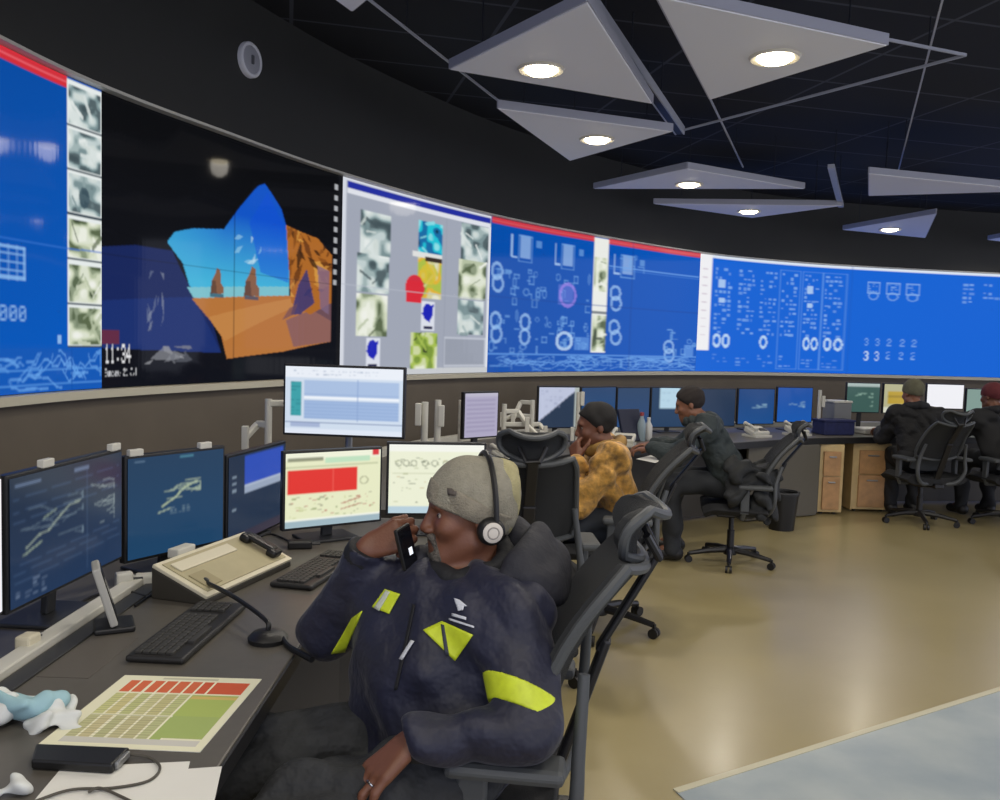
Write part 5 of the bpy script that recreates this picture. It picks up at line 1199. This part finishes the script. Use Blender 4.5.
p5, _, _, _ = sitter('person in dark clothes and a dark red cap, cut off by the right edge', 4.66, 7.92, (-0.1, 1), dict(SEAT, shL=(0.20, 0.10, 0.96), shR=(-0.20, 0.10, 0.96), elL=(0.34, 0.24, 0.75), elR=(-0.30, 0.24, 0.75), wrL=(0.28, 0.46, 0.80), wrR=(-0.2, 0.46, 0.80),
                        neck=(0, 0.13, 1.04), headbase=(0, 0.16, 1.10), head=(0.0, 0.19, 1.155), look=(0.3, 1, -0.1)), SKIN_D, M_('coat_dark', '#0c0d10', 0.75, noise=0.15, nscale=8), M_('trousers_black', '#101114', 0.8), 0.010, None, M_('cap_red', '#5c2226', 0.85, noise=0.15),
       hands=dict(L=((-0.1, 0.95, -0.1), (0, 0.1, 1), (0.3, 0.5, 0.4)), R=((0.1, 0.95, -0.1), (0, 0.1, 1), (0.3, 0.5, 0.4))), bulk=1.1, hood=M_('collar_black', '#17171b', 0.8))

# coat thrown over the chair back of the dark-jacketed person
cb = Vector((1.86, 6.05, 0))
ct = empty('coat', cb, 0, 'black coat thrown over the chair back of the dark-jacketed person', 'coat')
solid('coat_cloth', [(cap((1.64, 5.84, 0.70), (1.92, 5.98, 0.64), 0.065, 0.06), 0.03, 0), (cap((1.92, 5.98, 0.62), (1.90, 5.93, 0.38), 0.05, 0.04), 0.03, 0), (cap((1.66, 5.84, 0.68), (1.62, 5.82, 0.52), 0.05, 0.055), 0.03, 0), (cap((1.90, 6.2, 0.70), (1.92, 5.98, 0.64), 0.045), 0.03, 0), (cap((1.80, 5.84, 0.62), (1.80, 5.82, 0.44), 0.05, 0.05), 0.03, 0)], 0.009, M_('coat_cloth_black', '#15181a', 0.7, noise=0.3, nscale=10, bump=0.3), ct, (0.012, 4, 1.2))
# ================================================================== things on the front desk
KEYC = M_('key_grey', '#2f2e2c', 0.55); KBD = M_('keyboard_black', '#1c1b1a', 0.5); BEIGE = M_('console_beige', '#a89f7e', 0.55, noise=0.06, nscale=12); CREAM = M_('console_cream', '#cdc6ae', 0.5)
def keyboard(p0, p1, label):
    """p0, p1: photograph points of the middle of its two short ends."""
    A, B = on_z(*p0, DESK_Z), on_z(*p1, DESK_Z); c = (A + B) / 2; L = 0.445; Wd = 0.145
    root = empty('keyboard', (c.x, c.y, DESK_Z), math.atan2(B.y - A.y, B.x - A.x), label, 'keyboard', 'black computer keyboards')
    mb = MB(); mb.box((0, 0, 0.010), (L, Wd, 0.016), 0.006); mb.build('case', KBD, root)
    mb = MB(); rows = [15, 15, 14, 13, 12]
    for j, n in enumerate(rows):
        pitch = 0.30 / n
        for i in range(n): mb.box((-L / 2 + 0.016 + (i + 0.5) * pitch, Wd / 2 - 0.024 - j * 0.0195, 0.021), (pitch - 0.003, 0.0165, 0.008), 0.0015, None, 1)
    mb.box((-L / 2 + 0.16, Wd / 2 - 0.024 - 5 * 0.0195, 0.021), (0.12, 0.0165, 0.008), 0.0015)
    mb.build('keys', KEYC, root); mb = MB()
    for i in range(4):
        for j in range(5): mb.box((L / 2 - 0.086 + i * 0.0195, Wd / 2 - 0.024 - j * 0.0195, 0.021), (0.0165, 0.0165, 0.008), 0.0015, None, 1)
    mb.build('number_pad', KEYC, root)
    for sx in (-1, 1):
        mb = MB(); mb.box((sx * 0.18, Wd / 2 - 0.015, 0.001), (0.03, 0.012, 0.004), 0.001); mb.build('foot', BLK, root)
    return root
keyboard((163, 657), (216, 613), 'black keyboard in front of the navy chart monitor')
keyboard((283, 594), (350, 553), 'black keyboard in front of the red-bannered monitor')

# sloping beige operator console with a handset
A, B = on_z(206, 606, DESK_Z), on_z(291, 566, DESK_Z); ex = (B - A); Wc = ex.length; ex = ex / Wc
root = empty('operator_console', ((A + B) / 2).to_tuple(), math.atan2(ex.y, ex.x), 'sloping beige console with a black handset, behind the first keyboard', 'console')
hb, dc = 0.095, 0.19
def cs(x, t, o=0.0):       # point on the sloping face: x across, t 0 front .. 1 back, o out of the face
    n_ = Vector((0, -hb, dc)).normalized(); return Vector((x, dc * t, 0.018 + (hb - 0.018) * t)) + n_ * o
mb = MB(); prof = [(0, 0), (dc, 0), (dc, hb), (0, 0.018)]
lo = [mb.bm.verts.new((-Wc / 2, y, z)) for y, z in prof]; hi = [mb.bm.verts.new((Wc / 2, y, z)) for y, z in prof]
mb.bm.faces.new(lo); mb.bm.faces.new(list(reversed(hi)))
for i in range(4): mb.bm.faces.new((lo[i], hi[i], hi[(i + 1) % 4], lo[(i + 1) % 4]))
mb.build('base', M_('console_dark', '#35322c', 0.5), root, bevel=0.004)
def face_box(x0, x1, t0, t1, o0, o1, name, m, parent, r=0.003):
    c0, c1 = cs((x0 + x1) / 2, t0), cs((x0 + x1) / 2, t1); ctr = (c0 + c1) / 2; n_ = Vector((0, -hb, dc)).normalized(); up = (c1 - c0)
    M = Matrix.Translation(ctr + n_ * (o0 + o1) / 2) @ Matrix((Vector((1, 0, 0)), up.normalized(), n_)).transposed().to_4x4()
    mb = MB(); mb.box((0, 0, 0), (x1 - x0, up.length, o1 - o0), r, M); return mb.build(name, m, parent)
w2 = Wc / 2
face_box(-w2, w2, 0.0, 1.0, 0.0, 0.012, 'face_frame', CREAM, root)
fp = face_box(-w2 + 0.02, w2 - 0.02, 0.08, 0.92, 0.012, 0.016, 'face_panel', BEIGE, root)
face_box(-w2 + 0.035, w2 * 0.35, 0.62, 0.84, 0.016, 0.021, 'card_strip', CREAM, fp)
face_box(-w2 + 0.035, -w2 + 0.11, 0.14, 0.5, 0.016, 0.020, 'button_field', M_('console_tan', '#958b69', 0.5), fp)
hs = face_box(w2 - 0.085, w2 - 0.045, 0.2, 0.78, 0.028, 0.05, 'handset', BLK, root, 0.012)
face_box(w2 - 0.092, w2 - 0.038, 0.66, 0.86, 0.014, 0.045, 'earpiece', BLK, hs, 0.012); face_box(w2 - 0.092, w2 - 0.038, 0.12, 0.32, 0.014, 0.045, 'mouthpiece', BLK, hs, 0.012)
bk_ = MB(); bk_.box((-w2 * 0.3, dc + 0.02, hb + 0.01), (0.09, 0.04, 0.03), 0.004); bk_.build('paper_note', WHITE, root)

# gooseneck microphone
mbase = on_z(268, 641, DESK_Z); mbase.z = DESK_Z
root = empty('gooseneck_microphone', mbase, 0, 'black gooseneck microphone lying low between keyboard and desk edge', 'microphone')
tip = at(207, 601, mbase.y + 0.34) - mbase
tip.z = max(min(tip.z, 0.06), 0.05)
mb = MB(); mb.lathe([(0.050, 0.0), (0.052, 0.012), (0.040, 0.024), (0.016, 0.030)], 24); mb.build('base', BLK, root, True)
nk = spline([(0, 0, 0.025), (-0.012, 0.02, 0.05), tuple(tip * 0.5 + Vector((0, 0, 0.035))), tuple(tip)], 8)
mb = MB(); mb.tube(nk, 0.0068, 8); mb.build('neck', BLK, root, True)
mb = MB(); dv = (nk[-1] - nk[-2]).normalized(); mb.tube([nk[-1], nk[-1] + dv * 0.012, nk[-1] + dv * 0.045, nk[-1] + dv * 0.055], [0.008, 0.013, 0.013, 0.006], 12); mb.build('capsule', DGR, root, True)
e_ = on_z(312, 663, DESK_Z) - mbase; e_.z = 0.008
mb = MB(); mb.tube(spline([(0.04, -0.005, 0.012), tuple(e_ * 0.5 + Vector((0.0, 0.01, 0.004))), tuple(e_)], 8), 0.008, 8); mb.build('cable', BLK, root, True)

# small screen on a foot, seen from its edge
p = on_z(114, 628, DESK_Z)
root = empty('desk_display', (p.x, p.y, DESK_Z), math.radians(117), 'small silver-edged screen on a black foot before the first monitors', 'display')
mb = MB(); mb.box((0, 0.0, 0.008), (0.11, 0.10, 0.016), 0.005); mb.build('foot', BLK, root)
T = Matrix.Translation((0, 0.0, 0.016)) @ Matrix.Rotation(math.radians(-16), 4, 'X')
mb = MB(); mb.box((0, 0, 0.085), (0.105, 0.020, 0.165), 0.005, T); mb.build('case', M_('silver_case', '#a3a29c', 0.45), root)
mb = MB(); mb.box((0, -0.011, 0.085), (0.092, 0.003, 0.145), 0.001, T); mb.build('display', M_('display_dark', '#14161c', 0.2), root)

# printed chart with a red heading and green and yellow columns
PRINT = attr_mat('printed_paper', False, rough=0.7, spec=0.2)
def chart():
    P = [on_z(*q, DESK_Z + 0.002) for q in ((125, 675), (262, 679), (200, 752), (37, 745))]; c = sum(P, Vector()) / 4
    root = empty('wall_chart_sheet', (c.x, c.y, DESK_Z + 0.0006), 0, 'printed chart with a red heading and green columns lying on the desk', 'chart')
    root.name = 'printed_chart'
    cv = Canvas(0, 100, 0, 100, 130, 150, '#dfddc2')
    cv.rect(9, 8, 95, 26, '#cf6a48'); cv.rect(62, 8, 95, 26, '#c95a3c')
    for i, x in enumerate((9, 18, 27, 36, 45, 54, 62)):
        cv.rect(x + 7, 7, x + 8.6, 92, '#e6e3c8'); cv.rect(x, 28, x + 7, 58, ('#c3c48a', '#c9c08a', '#b9bd84', '#c6c393', '#c0ba88', '#bcc088', '#a9ba6c')[i]); cv.rect(x, 60, x + 7, 88, ('#b8b78c', '#c2b990', '#b4b488', '#bdb78e', '#b9b48a', '#b6b98a', '#a0b268')[i])
    cv.rect(63, 28, 95, 58, '#a7b765'); cv.rect(63, 58, 95, 86, '#9fb06a'); cv.rect(63, 30, 95, 34, '#cbb46a')
    for k in range(20): cv.rect(9, 29 + k * 3, 61, 29.8 + k * 3, '#8f8d68', 0.45)
    cv.rect(9, 88, 95, 95, '#c6c4bc'); cv.rect(30, 3, 70, 5.5, '#a9a690', 0.7)
    q = [p - root.location for p in P]
    def fn(U, V): return tuple((q[0][k] * (1 - U) + q[1][k] * U) * (1 - V) + (q[3][k] * (1 - U) + q[2][k] * U) * V for k in range(2)) + (np.full_like(U, 0.0014),)
    o = cv.mesh('print', fn, PRINT, root)
    mb = MB(); mb.prism([(v.x, v.y) for v in reversed(q)], 0.0, 0.0012); mb.build('sheet', M_('paper_plain', '#d9d8d2', 0.7), root)
chart()
sheet(62, 768, 190, 762, 176, 818, 20, 818, DESK_Z, 'white sheet of paper at the bottom left, lower of two overlapping')
sheet(112, 775, 222, 767, 208, 830, 70, 832, DESK_Z + 0.0016, 'white sheet of paper at the desk edge, upper of two overlapping')
P = [on_z(*q, DESK_Z + 0.018) for q in ((36, 744), (130, 748), (112, 766), (31, 761))]; c = sum(P, Vector()) / 4
root = empty('power_bank', (c.x, c.y, DESK_Z + 0.0022), 0, 'flat black power bank lying on the lower edge of the printed chart', 'power bank')
mb = MB(); mb.prism([(p.x - c.x, p.y - c.y) for p in reversed(P)], 0.0, 0.018); mb.build('body', BLK, root, bevel=0.004)
v = P[1] - P[2]; mid = (P[1] + P[2]) / 2 - c
mb = MB(); mb.bar((mid.x - v.x * 0.35, mid.y - v.y * 0.35, 0.010), (mid.x + v.x * 0.35, mid.y + v.y * 0.35, 0.010), 0.012, 0.012, r=0.002); mb.build('metal_end', SILV, root)
def cable(pix, z, rad, label, m=None):
    pts = spline([on_z(x, y, DESK_Z + zz) for x, y, zz in pix], 10); o0 = pts[0].copy()
    mb = MB(); mb.tube([p - o0 for p in pts], rad, 7); o = mb.build('cable', m or M_('cable_grey', '#4a463e', 0.6), None, True); o.location = o0; return tag(o, label, 'cable', 'cables on the front desk')
cable([(128, 754, .010), (150, 758, .006), (160, 768, .006), (148, 781, .006), (112, 788, .006), (70, 790, .006), (30, 803, .006)], 0, 0.0026, 'thin grey cable looping over the white sheets from the power bank')
cable([(88, 792, .007), (100, 788, .009), (120, 796, .007), (140, 806, .007)], 0, 0.0026, 'short end of cable crossing the white sheets at the bottom')
cable([(60, 625, .005), (85, 600, .005), (120, 590, .005), (150, 596, .005), (165, 580, .005)], 0, 0.004, 'black cable curling behind the small silver-edged screen', BLK)
cable([(135, 606, .005), (160, 590, .006), (185, 588, .006), (200, 572, .005), (240, 552, .005)], 0, 0.004, 'black cable running behind the beige console', BLK)
cable([(240, 541, .005), (270, 534, .006), (300, 545, .005), (322, 538, .005)], 0, 0.004, 'black cable under the red-bannered monitor', BLK)
def adapter(x, y, rz, s, label, m):
    p = on_z(x, y, DESK_Z); root = empty('power_adapter', (p.x, p.y, DESK_Z), rz, label, 'adapter', 'power adapters on the front desk')
    mb = MB(); mb.box((0, 0, s[2] / 2), s, 0.006); mb.build('body', m, root)
    mb = MB(); mb.tube([(s[0] / 2, 0, s[2] / 2), (s[0] / 2 + 0.03, 0, s[2] / 2)], [0.006, 0.004], 8); mb.build('plug_end', DGR, root)
adapter(124, 588, 0.6, (0.05, 0.035, 0.05), 'small white adapter right beside the silver-edged screen', WHITE)
adapter(152, 583, 0.3, (0.10, 0.05, 0.03), 'long white adapter left of the beige console', WHITE)
adapter(28, 652, 1.5, (0.05, 0.04, 0.045), 'small cream block on the desk under the navy chart monitor', CREAM)
adapter(300, 548, 0.2, (0.09, 0.05, 0.03), 'black adapter below the red-bannered monitor', BLK)
# crumpled mask / cloth at the left edge
p = on_z(28, 722, DESK_Z)
root = empty('crumpled_cloth', (p.x, p.y, DESK_Z), 0, 'crumpled pale blue and white cloth at the left edge of the desk', 'cloth')
def crumple(name, prs, m, seed, amp=0.008): solid(name, [(ell(p_, r_), 0.015, 0) for p_, r_ in prs], 0.004, m, root, (amp, seed, 2.2), post=lambda F: half(F, (0, 0, DESK_Z + 0.001), (0, 0, -1)))
c = npv((p.x, p.y, DESK_Z))
crumple('white_folds', [(c + V3(0.0, 0.01, 0.012), (0.085, 0.05, 0.022)), (c + V3(0.06, -0.01, 0.010), (0.04, 0.035, 0.016)), (c + V3(-0.06, 0.0, 0.018), (0.06, 0.05, 0.03))], M_('cloth_white', '#cfd2cf', 0.7), 2)
crumple('blue_folds', [(c + V3(-0.005, 0.0, 0.03), (0.055, 0.035, 0.022)), (c + V3(0.02, 0.02, 0.028), (0.035, 0.025, 0.022))], M_('cloth_blue', '#93b7c0', 0.7), 5)
crumple('pink_fold', [(c + V3(-0.085, -0.005, 0.03), (0.022, 0.03, 0.02))], M_('cloth_pink', '#c98f98', 0.7), 7, 0.004)
p = on_z(8, 795, DESK_Z); root = empty('crumpled_tissue', (p.x, p.y, DESK_Z), 0, 'small crumpled white tissue in the bottom left corner', 'tissue')
c = npv((p.x, p.y, DESK_Z)); crumple('tissue', [(c + V3(0, 0, 0.008), (0.03, 0.02, 0.014))], M_('cloth_white', '#cfd2cf', 0.7), 3, 0.005)
